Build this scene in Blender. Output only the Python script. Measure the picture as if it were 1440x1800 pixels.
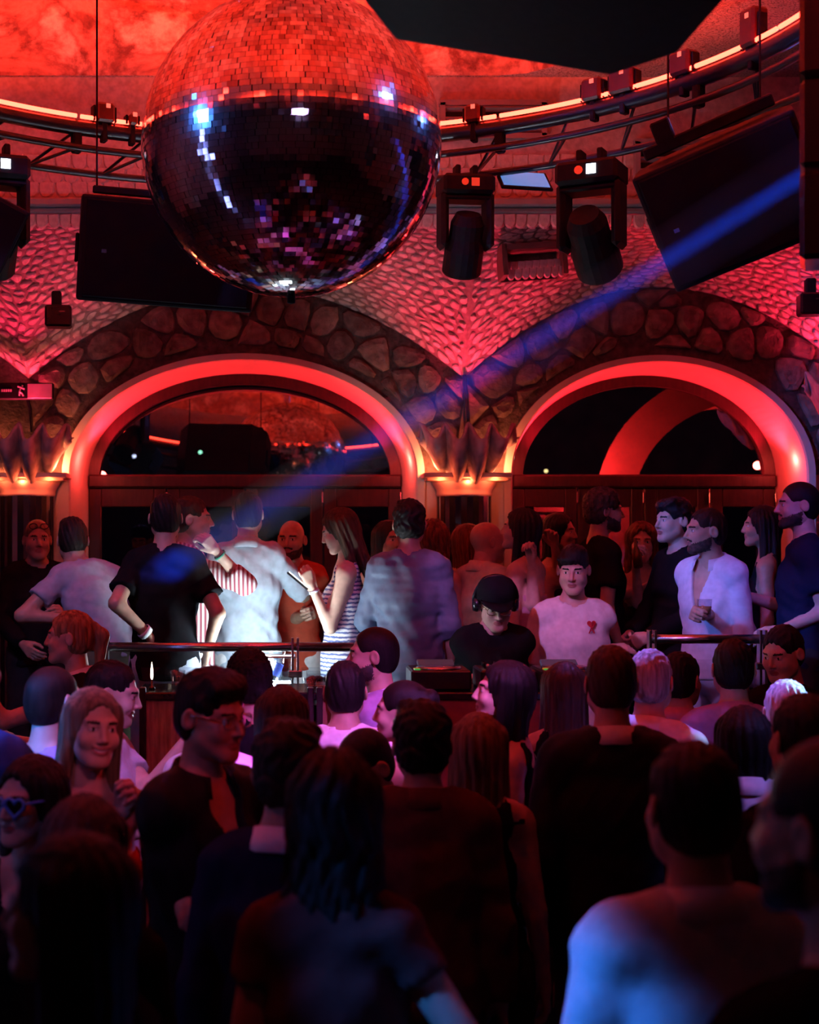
import bpy, math, random
import numpy as np
from mathutils import Vector, Matrix

for o in list(bpy.data.objects):
    bpy.data.objects.remove(o)
SC = bpy.context.scene
COL = SC.collection
random.seed(7)
RNG = np.random.default_rng(7)

# ------------------------------------------------------------------ camera
F_PX, VX, VY, CZ = 2600.0, 500.0, 950.0, 2.2      # focal length in pixels, vanishing point, eye height
cam_d = bpy.data.cameras.new('camera')
cam = bpy.data.objects.new('camera', cam_d)
COL.objects.link(cam)
cam.location = (0, 0, CZ)
cam.rotation_euler = (math.radians(90), 0, 0)
cam_d.sensor_fit = 'VERTICAL'
cam_d.sensor_height = 36.0
cam_d.lens = F_PX / 1800 * 36.0
cam_d.shift_x = (720 - VX) / 1800
cam_d.shift_y = (VY - 900) / 1800
cam_d.clip_start = 0.05
cam_d.dof.use_dof = True
cam_d.dof.focus_distance = 7.0
cam_d.dof.aperture_fstop = 2.8
SC.camera = cam


def P(px, py, Y):
    """The point seen at a pixel of the photograph at distance Y."""
    return Vector(((px - VX) / F_PX * Y, Y, CZ - (py - VY) / F_PX * Y))


# ------------------------------------------------------------------ world, exposure
w = bpy.data.worlds.new('night')
SC.world = w
w.use_nodes = True
w.node_tree.nodes['Background'].inputs[0].default_value = (0.010, 0.012, 0.03, 1)
w.node_tree.nodes['Background'].inputs[1].default_value = 0.12
vs = SC.view_settings
SC.display_settings.display_device = 'sRGB'
vs.view_transform = 'Standard'
vs.look = 'None'
vs.exposure = 0.0
vs.gamma = 1.0
vs.use_curve_mapping = False
SC.cycles.max_bounces = 5
SC.cycles.diffuse_bounces = 2
SC.cycles.glossy_bounces = 4
SC.cycles.transmission_bounces = 6
SC.cycles.transparent_max_bounces = 8
SC.cycles.volume_bounces = 0
SC.cycles.sample_clamp_indirect = 4.0
SC.cycles.use_denoising = True
SC.cycles.use_adaptive_sampling = True
SC.cycles.adaptive_threshold = 0.07
SC.cycles.adaptive_min_samples = 16
SC.cycles.caustics_reflective = False
SC.cycles.caustics_refractive = False


# ------------------------------------------------------------------ stage lights
def spot(name, loc, target, color, energy, angle, blend=0.3, radius=0.05):
    l = bpy.data.lights.new(name, 'SPOT')
    l.color = color
    l.energy = energy
    l.spot_size = math.radians(angle)
    l.spot_blend = blend
    l.shadow_soft_size = radius
    o = bpy.data.objects.new(name, l)
    COL.objects.link(o)
    o.location = loc
    d = Vector(target) - Vector(loc)
    o.rotation_euler = d.to_track_quat('-Z', 'Y').to_euler()
    return o


def point(name, loc, color, energy, radius=0.05):
    l = bpy.data.lights.new(name, 'POINT')
    l.color = color
    l.energy = energy
    l.shadow_soft_size = radius
    o = bpy.data.objects.new(name, l)
    COL.objects.link(o)
    o.location = loc
    return o


BLUE = (0.02, 0.16, 1.0)
VIOLET = (0.42, 0.22, 1.0)
MAGENTA = (0.85, 0.12, 0.9)
RED = (1.0, 0.02, 0.012)
#           name             from                 at                    colour            W    deg blend radius
LAMPS = [
    ('vault_wash_light',   (-0.2, 7.5, 3.55),  (-1.35, 8.9, 4.45),    (0.85, 0.55, 0.90), 6, 70, 0.7, 0.05),
    ('vault_wash_light',   (0.2, 7.5, 3.55),   (1.30, 8.9, 4.45),    (0.85, 0.52, 0.80), 6, 70, 0.7, 0.05),
    ('violet_key_light',   (-1.3, 3.4, 4.4),   P(1010, 1080, 7.6),    (0.70, 0.30, 1.0), 620, 15, 0.3, 0.04),
    ('lilac_shirt_light',  (0.6, 4.2, 4.4),    P(1280, 1060, 7.7),     (0.36, 0.26, 1.0), 62, 17, 0.4, 0.04),
    ('blue_shoulder_light',(-2.6, 1.9, 4.0),   (0.47, 2.70, 1.22),   (0.02, 0.20, 1.0), 900, 9, 0.5, 0.05),
    ('blue_hair_light',    (4.4, 6.6, 3.9),    P(1390, 1222, 5.4),   (0.25, 0.50, 1.0), 2600, 6, 0.5, 0.04),
    ('blue_collar_light',  (1.05, 7.1, 4.2),   P(1190, 1250, 5.5),   (0.14, 0.16, 1.0), 700, 18, 0.5, 0.04),
    ('magenta_tee_light',  (1.6, 2.6, 4.5),    P(645, 1290, 5.85),    (0.68, 0.18, 1.0), 1100, 14, 0.5, 0.04),
    ('pink_table_light',   (0.9, 5.6, 4.2),    P(440, 1370, 5.2),    (0.90, 0.05, 0.8), 900, 9, 0.5, 0.04),
    ('left_blue_light',    (-3.0, 3.3, 3.3),   P(30, 1250, 4.5),     (0.02, 0.20, 1.0), 800, 13, 0.5, 0.04),
    ('left_violet_light',  (-0.6, 2.6, 4.4),   P(190, 1290, 5.0),    (0.50, 0.24, 1.0), 420, 17, 0.5, 0.04),
    ('blue_stage_light',   (-1.5, 4.6, 4.4),   P(170, 1040, 8.0),    (0.34, 0.34, 1.0), 150, 20, 0.6, 0.04),
    ('blue_back_light',    (1.2, 4.0, 4.4),    P(720, 1050, 7.7),    (0.14, 0.16, 1.0), 60, 14, 0.6, 0.04),
    ('navy_tee_light',     (1.9, 4.0, 4.3),    P(1410, 960, 7.5),    (0.10, 0.12, 1.0), 260, 12, 0.6, 0.04),
    ('shirt_right_light',  (3.4, 3.2, 4.2),    P(1320, 1460, 4.9),   (0.30, 0.22, 1.0), 300, 14, 0.6, 0.05),
    ('front_glow_light',   (-2.0, 1.2, 3.6),   P(90, 1440, 3.6),     (0.14, 0.22, 1.0), 34, 24, 0.8, 0.1),
    ('red_flood_light',    (1.6, 3.3, 4.5),    (0.95, 7.4, 1.4),      (1.0, 0.02, 0.04), 60, 50, 0.6, 0.08),
    ('red_flood_light',    (-1.6, 2.2, 4.5),   (-0.2, 4.6, 1.5),     (1.0, 0.03, 0.05), 30, 70, 0.6, 0.08),
    ('red_flood_light',    (2.6, 7.2, 4.3),    (1.6, 3.9, 1.5),      (1.0, 0.02, 0.06), 22, 60, 0.6, 0.08),
    ('mauve_front_light',  (0.6, 1.0, 4.4),    (0.6, 9.6, 2.7),      (0.60, 0.40, 1.0), 38, 30, 0.6, 0.06),
    ('shell_front_light',  (0.95, 2.0, 3.7),   (1.163, 9.4, 2.72),   (0.72, 0.55, 0.95), 75, 5.0, 0.7, 0.04),
    ('shell_front_light',  (-1.25, 2.0, 3.7),  (-1.62, 9.4, 2.72),   (0.72, 0.55, 0.95), 75, 5.0, 0.7, 0.04),
    ('pink_face_light',    (0.3, 1.6, 3.3),    P(168, 1290, 4.3),    (1.0, 0.20, 0.42), 48, 6, 0.6, 0.04),
    ('red_face_light',     (1.5, 2.4, 3.6),    P(380, 1290, 4.1),   (1.0, 0.03, 0.05), 60, 10, 0.6, 0.04),
    ('ball_pin_light',     (-2.62, 4.46, 4.31), (0.0, 5.8, 3.74),    (0.05, 0.22, 1.0), 2200, 30, 0.2, 0.20),
    ('ball_pin_light',     (2.2, 4.94, 4.70),  (0.0, 5.8, 3.74),     (0.10, 0.25, 1.0), 300, 30, 0.2, 0.05),
    ('ball_pin_light',     (2.35, 6.37, 4.37), (0.0, 5.8, 3.74),     (0.10, 0.25, 1.0), 350, 30, 0.2, 0.06),
]
for a in LAMPS:
    spot(*a)
BEAM_A = Vector((2.55, 4.85, 3.92))
BEAM_B = P(285, 1005, 7.5)
spot('blue_beam_light', BEAM_A, BEAM_B, (0.004, 0.06, 1.0), 26000, 1.9, 0.25, 0.03)


# ------------------------------------------------------------------ materials
def new_mat(name):
    m = bpy.data.materials.new(name)
    m.use_nodes = True
    nt = m.node_tree
    b = nt.nodes['Principled BSDF']
    return m, nt, b


def coords(nt, kind='Object', scale=(1, 1, 1)):
    tc = nt.nodes.new('ShaderNodeTexCoord')
    mp = nt.nodes.new('ShaderNodeMapping')
    mp.inputs['Scale'].default_value = scale
    nt.links.new(tc.outputs[kind], mp.inputs[0])
    return mp.outputs[0]


def noise(nt, vec, scale, detail=3, rough=0.55):
    n = nt.nodes.new('ShaderNodeTexNoise')
    n.inputs['Scale'].default_value = scale
    n.inputs['Detail'].default_value = detail
    n.inputs['Roughness'].default_value = rough
    nt.links.new(vec, n.inputs['Vector'])
    return n


def ramp(nt, fac, stops):
    r = nt.nodes.new('ShaderNodeValToRGB')
    el = r.color_ramp.elements
    while len(el) < len(stops):
        el.new(0.5)
    for e, (p, c) in zip(el, stops):
        e.position = p
        e.color = (*c, 1)
    nt.links.new(fac, r.inputs[0])
    return r.outputs[0]


def bump(nt, height, b, strength=0.3, dist=0.01):
    n = nt.nodes.new('ShaderNodeBump')
    n.inputs['Strength'].default_value = strength
    n.inputs['Distance'].default_value = dist
    nt.links.new(height, n.inputs['Height'])
    nt.links.new(n.outputs[0], b.inputs['Normal'])


MATS = {}


def mat(name, col, rough=0.6, metal=0.0, var=0.15, scale=12, bstr=0.0, bdist=0.01, bscale=None, kind='Object', stretch=(1, 1, 1), spec=0.5):
    if name in MATS:
        return MATS[name]
    m, nt, b = new_mat(name)
    v = coords(nt, kind, stretch)
    n = noise(nt, v, scale, 1)
    lo = tuple(c * (1 - var) for c in col)
    hi = tuple(min(1, c * (1 + var)) for c in col)
    nt.links.new(ramp(nt, n.outputs[0], [(0.3, lo), (0.7, hi)]), b.inputs['Base Color'])
    b.inputs['Roughness'].default_value = rough
    b.inputs['Metallic'].default_value = metal
    b.inputs['Specular IOR Level'].default_value = spec
    if bstr:
        n2 = noise(nt, v, bscale or scale * 3, 2)
        bump(nt, n2.outputs[0], b, bstr, bdist)
    if rough >= .75 and metal == 0:            # matt stuff: plain diffuse
        df = nt.nodes.new('ShaderNodeBsdfDiffuse')
        for k in ('Base Color', 'Normal'):
            if b.inputs[k].links:
                nt.links.new(b.inputs[k].links[0].from_socket, df.inputs['Color' if k == 'Base Color' else 'Normal'])
        nt.links.new(df.outputs[0], nt.nodes['Material Output'].inputs[0])
        nt.nodes.remove(b)
    MATS[name] = m
    return m


def emit_mat(name, col, strength):
    if name in MATS:
        return MATS[name]
    m, nt, b = new_mat(name)
    b.inputs['Base Color'].default_value = (*[min(1, c) * 0.5 for c in col], 1)
    b.inputs['Emission Color'].default_value = (*col, 1)
    b.inputs['Emission Strength'].default_value = strength
    MATS[name] = m
    return m


def glass_mat(name, tint, refl, rough=0.01):
    m = bpy.data.materials.new(name)
    m.use_nodes = True
    nt = m.node_tree
    nt.nodes.clear()
    out = nt.nodes.new('ShaderNodeOutputMaterial')
    mix = nt.nodes.new('ShaderNodeMixShader')
    tr = nt.nodes.new('ShaderNodeBsdfTransparent')
    gl = nt.nodes.new('ShaderNodeBsdfGlossy')
    fr = nt.nodes.new('ShaderNodeLayerWeight')
    fr.inputs[0].default_value = refl
    tr.inputs[0].default_value = (*tint, 1)
    gl.inputs['Roughness'].default_value = rough
    nt.links.new(fr.outputs['Facing'], mix.inputs[0])
    ad = nt.nodes.new('ShaderNodeMath')
    ad.operation = 'MULTIPLY_ADD'
    ad.inputs[1].default_value = 0.6
    ad.inputs[2].default_value = refl * 0.8
    nt.links.new(fr.outputs['Facing'], ad.inputs[0])
    nt.links.new(ad.outputs[0], mix.inputs[0])
    nt.links.new(tr.outputs[0], mix.inputs[1])
    nt.links.new(gl.outputs[0], mix.inputs[2])
    nt.links.new(mix.outputs[0], out.inputs[0])
    MATS[name] = m
    return m


# ------------------------------------------------------------------ mesh helpers
def link(name, me, m=None, parent=None, loc=None, smooth=False):
    o = bpy.data.objects.new(name, me)
    COL.objects.link(o)
    if m is not None and not me.materials:
        for k in (m if isinstance(m, (list, tuple)) else [m]):
            me.materials.append(k)
    if parent is not None:
        o.parent = parent
    if loc is not None:
        o.location = loc
    if smooth:
        me.polygons.foreach_set('use_smooth', [True] * len(me.polygons))
    return o


def tag(o, label=None, cat=None, group=None, kind=None):
    if label:
        o['label'] = label
    if cat:
        o['category'] = cat
    if group:
        o['group'] = group
    if kind:
        o['kind'] = kind
    return o


def empty(name, loc=(0, 0, 0), rot=(0, 0, 0)):
    o = bpy.data.objects.new(name, None)
    COL.objects.link(o)
    o.location = loc
    o.rotation_euler = rot
    o.empty_display_size = 0.1
    return o


class MB:
    """Collects simple shapes into one mesh."""

    def __init__(s):
        s.v, s.f = [], []

    def add(s, vs, fs):
        n = len(s.v)
        s.v += [tuple(v) for v in vs]
        s.f += [tuple(n + i for i in f) for f in fs]
        return s

    def box(s, c, d, rot=None, bev=0.0):
        x, y, z = d[0] / 2, d[1] / 2, d[2] / 2
        if bev <= 0:
            vs = [Vector((sx * x, sy * y, sz * z)) for sx in (-1, 1) for sy in (-1, 1) for sz in (-1, 1)]
            fs = [(0, 1, 3, 2), (4, 6, 7, 5), (0, 4, 5, 1), (2, 3, 7, 6), (0, 2, 6, 4), (1, 5, 7, 3)]
        else:
            b = min(bev, x * .9, y * .9, z * .9)
            vs, fs = [], []
            idx = {}
            for sx in (-1, 1):
                for sy in (-1, 1):
                    for sz in (-1, 1):
                        for a in range(3):
                            p = [sx * (x - b), sy * (y - b), sz * (z - b)]
                            p[a] = (sx * x, sy * y, sz * z)[a]
                            idx[(sx, sy, sz, a)] = len(vs)
                            vs.append(Vector(p))
            for a in range(3):
                o1, o2 = (a + 1) % 3, (a + 2) % 3
                for sg in (-1, 1):
                    q = []
                    for s1, s2 in ((-1, -1), (1, -1), (1, 1), (-1, 1)):
                        k = [0, 0, 0]
                        k[a], k[o1], k[o2] = sg, s1, s2
                        q.append(idx[(*k, a)])
                    fs.append(tuple(q if sg > 0 else q[::-1]))
            for a in range(3):          # edge chamfers along axis a
                o1, o2 = (a + 1) % 3, (a + 2) % 3
                for s1 in (-1, 1):
                    for s2 in (-1, 1):
                        q = []
                        for (t, fa) in ((-1, o1), (1, o1), (1, o2), (-1, o2)):
                            k = [0, 0, 0]
                            k[a], k[o1], k[o2] = t, s1, s2
                            q.append(idx[(*k, fa)])
                        fs.append(tuple(q if s1 * s2 < 0 else q[::-1]))
            for sx in (-1, 1):
                for sy in (-1, 1):
                    for sz in (-1, 1):
                        q = [idx[(sx, sy, sz, a)] for a in range(3)]
                        fs.append(tuple(q if sx * sy * sz > 0 else q[::-1]))
        if rot is not None:
            vs = [rot @ v for v in vs]
        c = Vector(c)
        return s.add([v + c for v in vs], fs)

    def tube(s, pts, r, n=8, closed=False, cap=True):
        pts = [Vector(p) for p in pts]
        m = len(pts)
        rs = r if isinstance(r, (list, tuple)) else [r] * m
        ring = []
        up = None
        vs, fs = [], []
        for i, p in enumerate(pts):
            a = pts[i - 1] if (i > 0 or closed) else p
            b = pts[(i + 1) % m] if (i < m - 1 or closed) else p
            t = (b - a)
            if t.length < 1e-9:
                t = Vector((0, 0, 1))
            t.normalize()
            if up is None:
                up = t.orthogonal().normalized()
            up = (up - t * up.dot(t))
            up = up.normalized() if up.length > 1e-6 else t.orthogonal().normalized()
            sd = t.cross(up)
            for k in range(n):
                an = 2 * math.pi * k / n
                vs.append(p + (up * math.cos(an) + sd * math.sin(an)) * rs[i])
        for i in range(m if closed else m - 1):
            j = (i + 1) % m
            for k in range(n):
                l = (k + 1) % n
                fs.append((i * n + k, i * n + l, j * n + l, j * n + k))
        if cap and not closed:
            fs.append(tuple(range(n))[::-1])
            fs.append(tuple((m - 1) * n + k for k in range(n)))
        return s.add(vs, fs)

    def lathe(s, prof, c=(0, 0, 0), n=24, a0=0.0, a1=2 * math.pi, axis=None):
        full = abs(a1 - a0 - 2 * math.pi) < 1e-6
        k = n if full else n + 1
        vs, fs = [], []
        R = Vector((0, 0, 1)).rotation_difference(Vector(axis).normalized()).to_matrix() if axis is not None else None
        for (r, z) in prof:
            for i in range(k):
                a = a0 + (a1 - a0) * i / n
                v = Vector((r * math.cos(a), r * math.sin(a), z))
                if R is not None:
                    v = R @ v
                vs.append(v + Vector(c))
        for j in range(len(prof) - 1):
            for i in range(n):
                l = (i + 1) % k
                fs.append((j * k + i, j * k + l, (j + 1) * k + l, (j + 1) * k + i))
        return s.add(vs, fs)

    def prism(s, poly, depth, M=None):
        """poly in x,z extruded along y by depth, M places it."""
        n = len(poly)
        vs = [Vector((p[0], 0, p[1])) for p in poly] + [Vector((p[0], depth, p[1])) for p in poly]
        fs = [tuple(range(n)), tuple(range(2 * n - 1, n - 1, -1))]
        fs += [(i, i + n, (i + 1) % n + n, (i + 1) % n) for i in range(n)]
        if M is not None:
            vs = [M @ v for v in vs]
        return s.add(vs, fs)

    def mesh(s, name):
        me = bpy.data.meshes.new(name)
        me.from_pydata(s.v, [], s.f)
        me.update()
        return me

    def obj(s, name, m, parent=None, smooth=False, loc=None):
        return link(name, s.mesh(name), m, parent, loc, smooth)


def Rz(deg):
    return Matrix.Rotation(math.radians(deg), 3, 'Z')


def Rx(deg):
    return Matrix.Rotation(math.radians(deg), 3, 'X')


def Ry(deg):
    return Matrix.Rotation(math.radians(deg), 3, 'Y')
# ------------------------------------------------------------------ materials of the place
M_MORTAR = mat('mortar', (0.10, 0.085, 0.075), 0.9, var=0.3, scale=20, bstr=0.5, bdist=0.02)
M_RUBBLE = [mat('rubble_%d' % i, c, 0.85, var=0.35, scale=14, bstr=0.7, bdist=0.015, bscale=40) for i, c in
            enumerate([(0.20, 0.16, 0.135), (0.26, 0.21, 0.17), (0.16, 0.13, 0.115)])]
M_PLASTER = mat('plaster', (0.72, 0.63, 0.54), 0.75, var=0.05, scale=6)
M_PALE = [mat('pale_stone_%d' % i, c, 0.85, var=0.18, scale=30, bstr=0.35, bdist=0.006) for i, c in
          enumerate([(0.66, 0.60, 0.54), (0.56, 0.50, 0.45), (0.72, 0.66, 0.60)])]
M_JOINT = mat('pale_joint', (0.30, 0.26, 0.23), 0.95, var=0.25, scale=30, bstr=0.4)
M_WOOD = mat('dark_red_wood', (0.026, 0.013, 0.015), 0.45, var=0.3, scale=8, bstr=0.15, stretch=(6, 6, 0.6))
M_FLOOR = mat('dark_floor', (0.05, 0.04, 0.04), 0.35, var=0.3, scale=3)
M_BLACK = mat('black_powder_coat', (0.012, 0.012, 0.014), 0.6, var=0.2, scale=30, spec=0.12)
M_BLACKG = mat('black_gloss', (0.012, 0.012, 0.014), 0.22, var=0.1, scale=30)
M_STEEL = mat('brushed_steel', (0.62, 0.60, 0.60), 0.22, 1.0, var=0.08, scale=40)
M_GREY = mat('grey_paint', (0.30, 0.28, 0.28), 0.6, var=0.1)
M_GLASS = glass_mat('door_glass', (0.35, 0.37, 0.45), 0.10)
M_GLASS2 = glass_mat('lunette_glass', (0.30, 0.30, 0.34), 0.42)
M_CLEAR = glass_mat('clear_glass', (0.92, 0.95, 0.97), 0.08)
M_LED = emit_mat('led_strip', (1.0, 0.030, 0.016), 22.0)

WY, WIN_Y = 9.6, 10.02           # wall front, window plane
ZS, RISE = 3.252, 0.59           # foot and rise of the vault lunettes
BAYS = [dict(x0=-1.66, x1=1.163, c=-0.266, a=1.174, b=0.786), dict(x0=1.163, x1=3.70, c=2.43, a=1.008, b=0.775)]
ZA = 2.625                       # arch spring


def zl(x):
    for x0, x1 in ((-4.48, -1.66), (-1.66, 1.163), (1.163, 3.70), (3.70, 6.24)):
        if x0 <= x <= x1:
            u = (x - (x0 + x1) / 2) / ((x1 - x0) / 2)
            return ZS + RISE * (1 - u * u)
    return ZS


# ---- floor, outer walls
mb = MB().box((0.5, 3.3, -0.05), (13, 12.8, 0.1))
tag(mb.obj('floor', M_FLOOR), kind='structure')
M_SIDE = mat('side_wall_plaster', (0.34, 0.28, 0.25), 0.9, var=0.2, scale=3, bstr=0.3)
for nm, c, d in (('wall_left', (-6.05, 3.3, 2.6), (0.1, 12.8, 5.2)), ('wall_right', (7.05, 3.3, 2.6), (0.1, 12.8, 5.2)),
                 ('wall_front', (0.5, -3.1, 2.6), (13, 0.1, 5.2))):
    tag(MB().box(c, d).obj(nm, M_SIDE), kind='structure')

# ---- back wall with two arched openings
me_v, me_f, me_m = [], [], []


def quad(a, b, c, d, m):
    n = len(me_v)
    me_v.extend([a, b, c, d])
    me_f.append((n, n + 1, n + 2, n + 3))
    me_m.append(m)


for B in BAYS:
    c, a, b = B['c'], B['a'], B['b']
    quad((B['x0'], WY, 0), (c - a, WY, 0), (c - a, WY, ZA), (B['x0'], WY, ZA), 1)
    quad((c + a, WY, 0), (B['x1'], WY, 0), (B['x1'], WY, ZA), (c + a, WY, ZA), 1)
    N = 40
    for i in range(N):
        t0, t1 = math.pi * i / N, math.pi * (i + 1) / N
        p0 = (c - a * math.cos(t0), ZA + b * math.sin(t0))
        p1 = (c - a * math.cos(t1), ZA + b * math.sin(t1))
        hw0, hw1 = c - B['x0'], B['x1'] - c
        q0x = c - (hw0 if t0 < math.pi / 2 else hw1) * math.cos(t0)
        q1x = c - (hw0 if t1 <= math.pi / 2 else hw1) * math.cos(t1)
        quad((p0[0], WY, p0[1]), (p1[0], WY, p1[1]), (q1x, WY, zl(q1x)), (q0x, WY, zl(q0x)), 0)
    for xe, xa in ((B['x0'], c - a), (B['x1'], c + a)):
        n_ = len(me_v)
        me_v.extend([(xe, WY, ZA), (xa, WY, ZA), (xe, WY, ZS)])
        me_f.append((n_, n_ + 1, n_ + 2))
        me_m.append(0)
for x0, x1 in ((-6.0, -1.66), (3.70, 7.0)):
    quad((x0, WY, 0), (x1, WY, 0), (x1, WY, 4.2), (x0, WY, 4.2), 0)
me = bpy.data.meshes.new('wall_back')
me.from_pydata(me_v, [], me_f)
me.polygons.foreach_set('material_index', me_m)
wall_back = tag(link('wall_back', me, [M_MORTAR, M_PLASTER]), kind='structure')


# ---- rubble stones of the lunettes and pale stones of the vault: Voronoi cells
def voronoi(pts, bound):
    """Cells of 2-D points clipped to their neighbours; bound=(x0,x1,y0,y1)."""
    pts = np.asarray(pts)
    out = []
    d = pts[:, None, :] - pts[None, :, :] if len(pts) < 700 else None
    for i, p in enumerate(pts):
        dd = ((pts - p) ** 2).sum(1) if d is None else (d[i] ** 2).sum(1)
        nb = np.argpartition(dd, min(15, len(pts) - 1))[:16]
        poly = [(bound[0], bound[2]), (bound[1], bound[2]), (bound[1], bound[3]), (bound[0], bound[3])]
        for j in nb:
            if j == i:
                continue
            q = pts[j]
            nx, ny = q[0] - p[0], q[1] - p[1]
            cst = (q[0] ** 2 + q[1] ** 2 - p[0] ** 2 - p[1] ** 2) / 2
            new = []
            for k in range(len(poly)):
                A, Bp = poly[k], poly[(k + 1) % len(poly)]
                da, db = A[0] * nx + A[1] * ny - cst, Bp[0] * nx + Bp[1] * ny - cst
                if da <= 0:
                    new.append(A)
                if (da < 0) != (db < 0) and abs(da - db) > 1e-12:
                    t = da / (da - db)
                    new.append((A[0] + (Bp[0] - A[0]) * t, A[1] + (Bp[1] - A[1]) * t))
            poly = new
            if len(poly) < 3:
                break
        out.append(poly)
    return out


def stone_shape(poly, gap, h, place, inset=0.72):
    """Raised stone over a polygon; place(x, y, lift) -> 3-D."""
    cx = sum(p[0] for p in poly) / len(poly)
    cy = sum(p[1] for p in poly) / len(poly)
    rad = max(1e-4, min(math.hypot(p[0] - cx, p[1] - cy) for p in poly))
    k = max(0.3, 1 - gap / rad)
    n = len(poly)
    # cut the corners so the stone is rounded
    rd = []
    for i in range(n):
        A, Bp, C = poly[i - 1], poly[i], poly[(i + 1) % n]
        rd.append((Bp[0] * .72 + A[0] * .28, Bp[1] * .72 + A[1] * .28))
        rd.append((Bp[0] * .72 + C[0] * .28, Bp[1] * .72 + C[1] * .28))
    n = len(rd)
    base = [(cx + (x - cx) * k, cy + (y - cy) * k) for x, y in rd]
    vs = [place(x, y, -0.004) for x, y in base]
    vs += [place(cx + (x - cx) * .93, cy + (y - cy) * .93, h * .62) for x, y in base]
    vs += [place(cx + (x - cx) * inset * .8, cy + (y - cy) * inset * .8, h * random.uniform(.85, 1.1)) for x, y in base]
    fs = []
    for r in range(2):
        for i in range(n):
            j = (i + 1) % n
            fs.append((r * n + i, r * n + j, (r + 1) * n + j, (r + 1) * n + i))
    fs.append(tuple(2 * n + i for i in range(n)))
    return vs, fs


def relax_pts(n_x, n_y, x0, x1, y0, y1, jit):
    pts = []
    for j in range(n_y):
        for i in range(n_x):
            x = x0 + (x1 - x0) * (i + 0.5 + (0.5 if j % 2 else 0)) / n_x
            y = y0 + (y1 - y0) * (j + 0.5) / n_y
            pts.append((x + random.uniform(-jit, jit) * (x1 - x0) / n_x, y + random.uniform(-jit, jit) * (y1 - y0) / n_y))
    return pts


for B in BAYS:
    x0, x1 = B['x0'] - 0.02, B['x1'] + 0.02
    pts = relax_pts(int((x1 - x0) / 0.205), 7, x0, x1, 2.62, 3.92, 0.36)
    cells = voronoi(pts, (x0 - .3, x1 + .3, 2.4, 4.2))
    for p, poly in zip(pts, cells):
        if len(poly) < 3:
            continue
        c, a, b = B['c'], B['a'] + 0.055, B['b'] + 0.055

        def clampv(v):
            x, z = v
            x = min(max(x, B['x0']), B['x1'])
            if z >= ZA - .3:
                u = math.hypot((x - c) / a, (max(z, ZA) - ZA) / b)
                if u < 1 and u > 1e-6:
                    x, z = c + (x - c) / u, ZA + (max(z, ZA) - ZA) / u
            z = min(z, zl(x) - 0.004)
            return (x, max(z, 2.66))
        u = math.hypot((p[0] - c) / a, max(0, p[1] - ZA) / b)
        if p[1] > zl(p[0]) + .03 or (u < 0.97):
            continue
        poly = [clampv(v) for v in poly]
        ar = abs(sum(poly[i - 1][0] * poly[i][1] - poly[i][0] * poly[i - 1][1] for i in range(len(poly)))) / 2
        if ar < 0.002:
            continue
        h = random.uniform(0.022, 0.045)
        vs, fs = stone_shape(poly, 0.007, h, lambda x, y, l: (x, WY - l, y))
        MB().add(vs, fs).obj('stone', M_RUBBLE[random.randrange(3)], wall_back, smooth=False)

# ---- ceiling: flat part with the lobed dome opening
CEN = Vector((0.0, 5.8, 0))
ZC = 4.9


def rim(phi):                      # phi from +X, counter-clockwise
    x, y = math.cos(phi), math.sin(phi)
    r = 2.45 + 0.12 * math.sin(3 * phi + 0.5)
    if y > 0:                      # lobes that run up to the frieze on the far side
        d_ = math.degrees(phi)
        k = min(1, max(0, (d_ - 46) / 20)) * min(1, max(0, (176 - d_) / 22))
        k = k * k * (3 - 2 * k)
        r = r * (1 - k) + min(3.9, 2.79 / max(y, .1)) * k
    return r


v, f = [], []
N = 120
for i in range(N):
    ph = 2 * math.pi * i / N
    r = rim(ph)
    v.append((CEN.x + r * math.cos(ph), CEN.y + r * math.sin(ph), ZC))
for i in range(N):
    ph = 2 * math.pi * i / N
    dx, dy = math.cos(ph), math.sin(ph)
    ts = []
    if dx > 1e-9: ts.append((7 - CEN.x) / dx)
    if dx < -1e-9: ts.append((-6 - CEN.x) / dx)
    if dy > 1e-9: ts.append((8.62 - CEN.y) / dy)
    if dy < -1e-9: ts.append((-3 - CEN.y) / dy)
    t = min(ts)
    v.append((CEN.x + dx * t, CEN.y + dy * t, ZC))
for i in range(N):
    j = (i + 1) % N
    f.append((i, j, N + j, N + i))
m, nt, b = new_mat('ceiling_cracked_stone')
vec = coords(nt, 'Object', (7, 22, 12))
vo = nt.nodes.new('ShaderNodeTexVoronoi')
vo.feature = 'DISTANCE_TO_EDGE'
nz = noise(nt, coords(nt, 'Object', (2, 2, 2)), 2.5, 4)
ad = nt.nodes.new('ShaderNodeVectorMath')
ad.operation = 'MULTIPLY_ADD'
ad.inputs[1].default_value = (1.6, 1.6, 1.6)
nt.links.new(nz.outputs[1], ad.inputs[0])
nt.links.new(vec, ad.inputs[2])
nt.links.new(ad.outputs[0], vo.inputs['Vector'])
nt.links.new(ramp(nt, vo.outputs['Distance'], [(0.02, (0.10, 0.08, 0.07)), (0.12, (0.58, 0.50, 0.45))]), b.inputs['Base Color'])
bump(nt, vo.outputs['Distance'], b, 0.6, 0.02)
b.inputs['Roughness'].default_value = 0.9
M_CEIL = m
me = bpy.data.meshes.new('ceiling')
me.from_pydata(v, [], f)
ceiling = tag(link('ceiling', me, M_CEIL), kind='structure')

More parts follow.
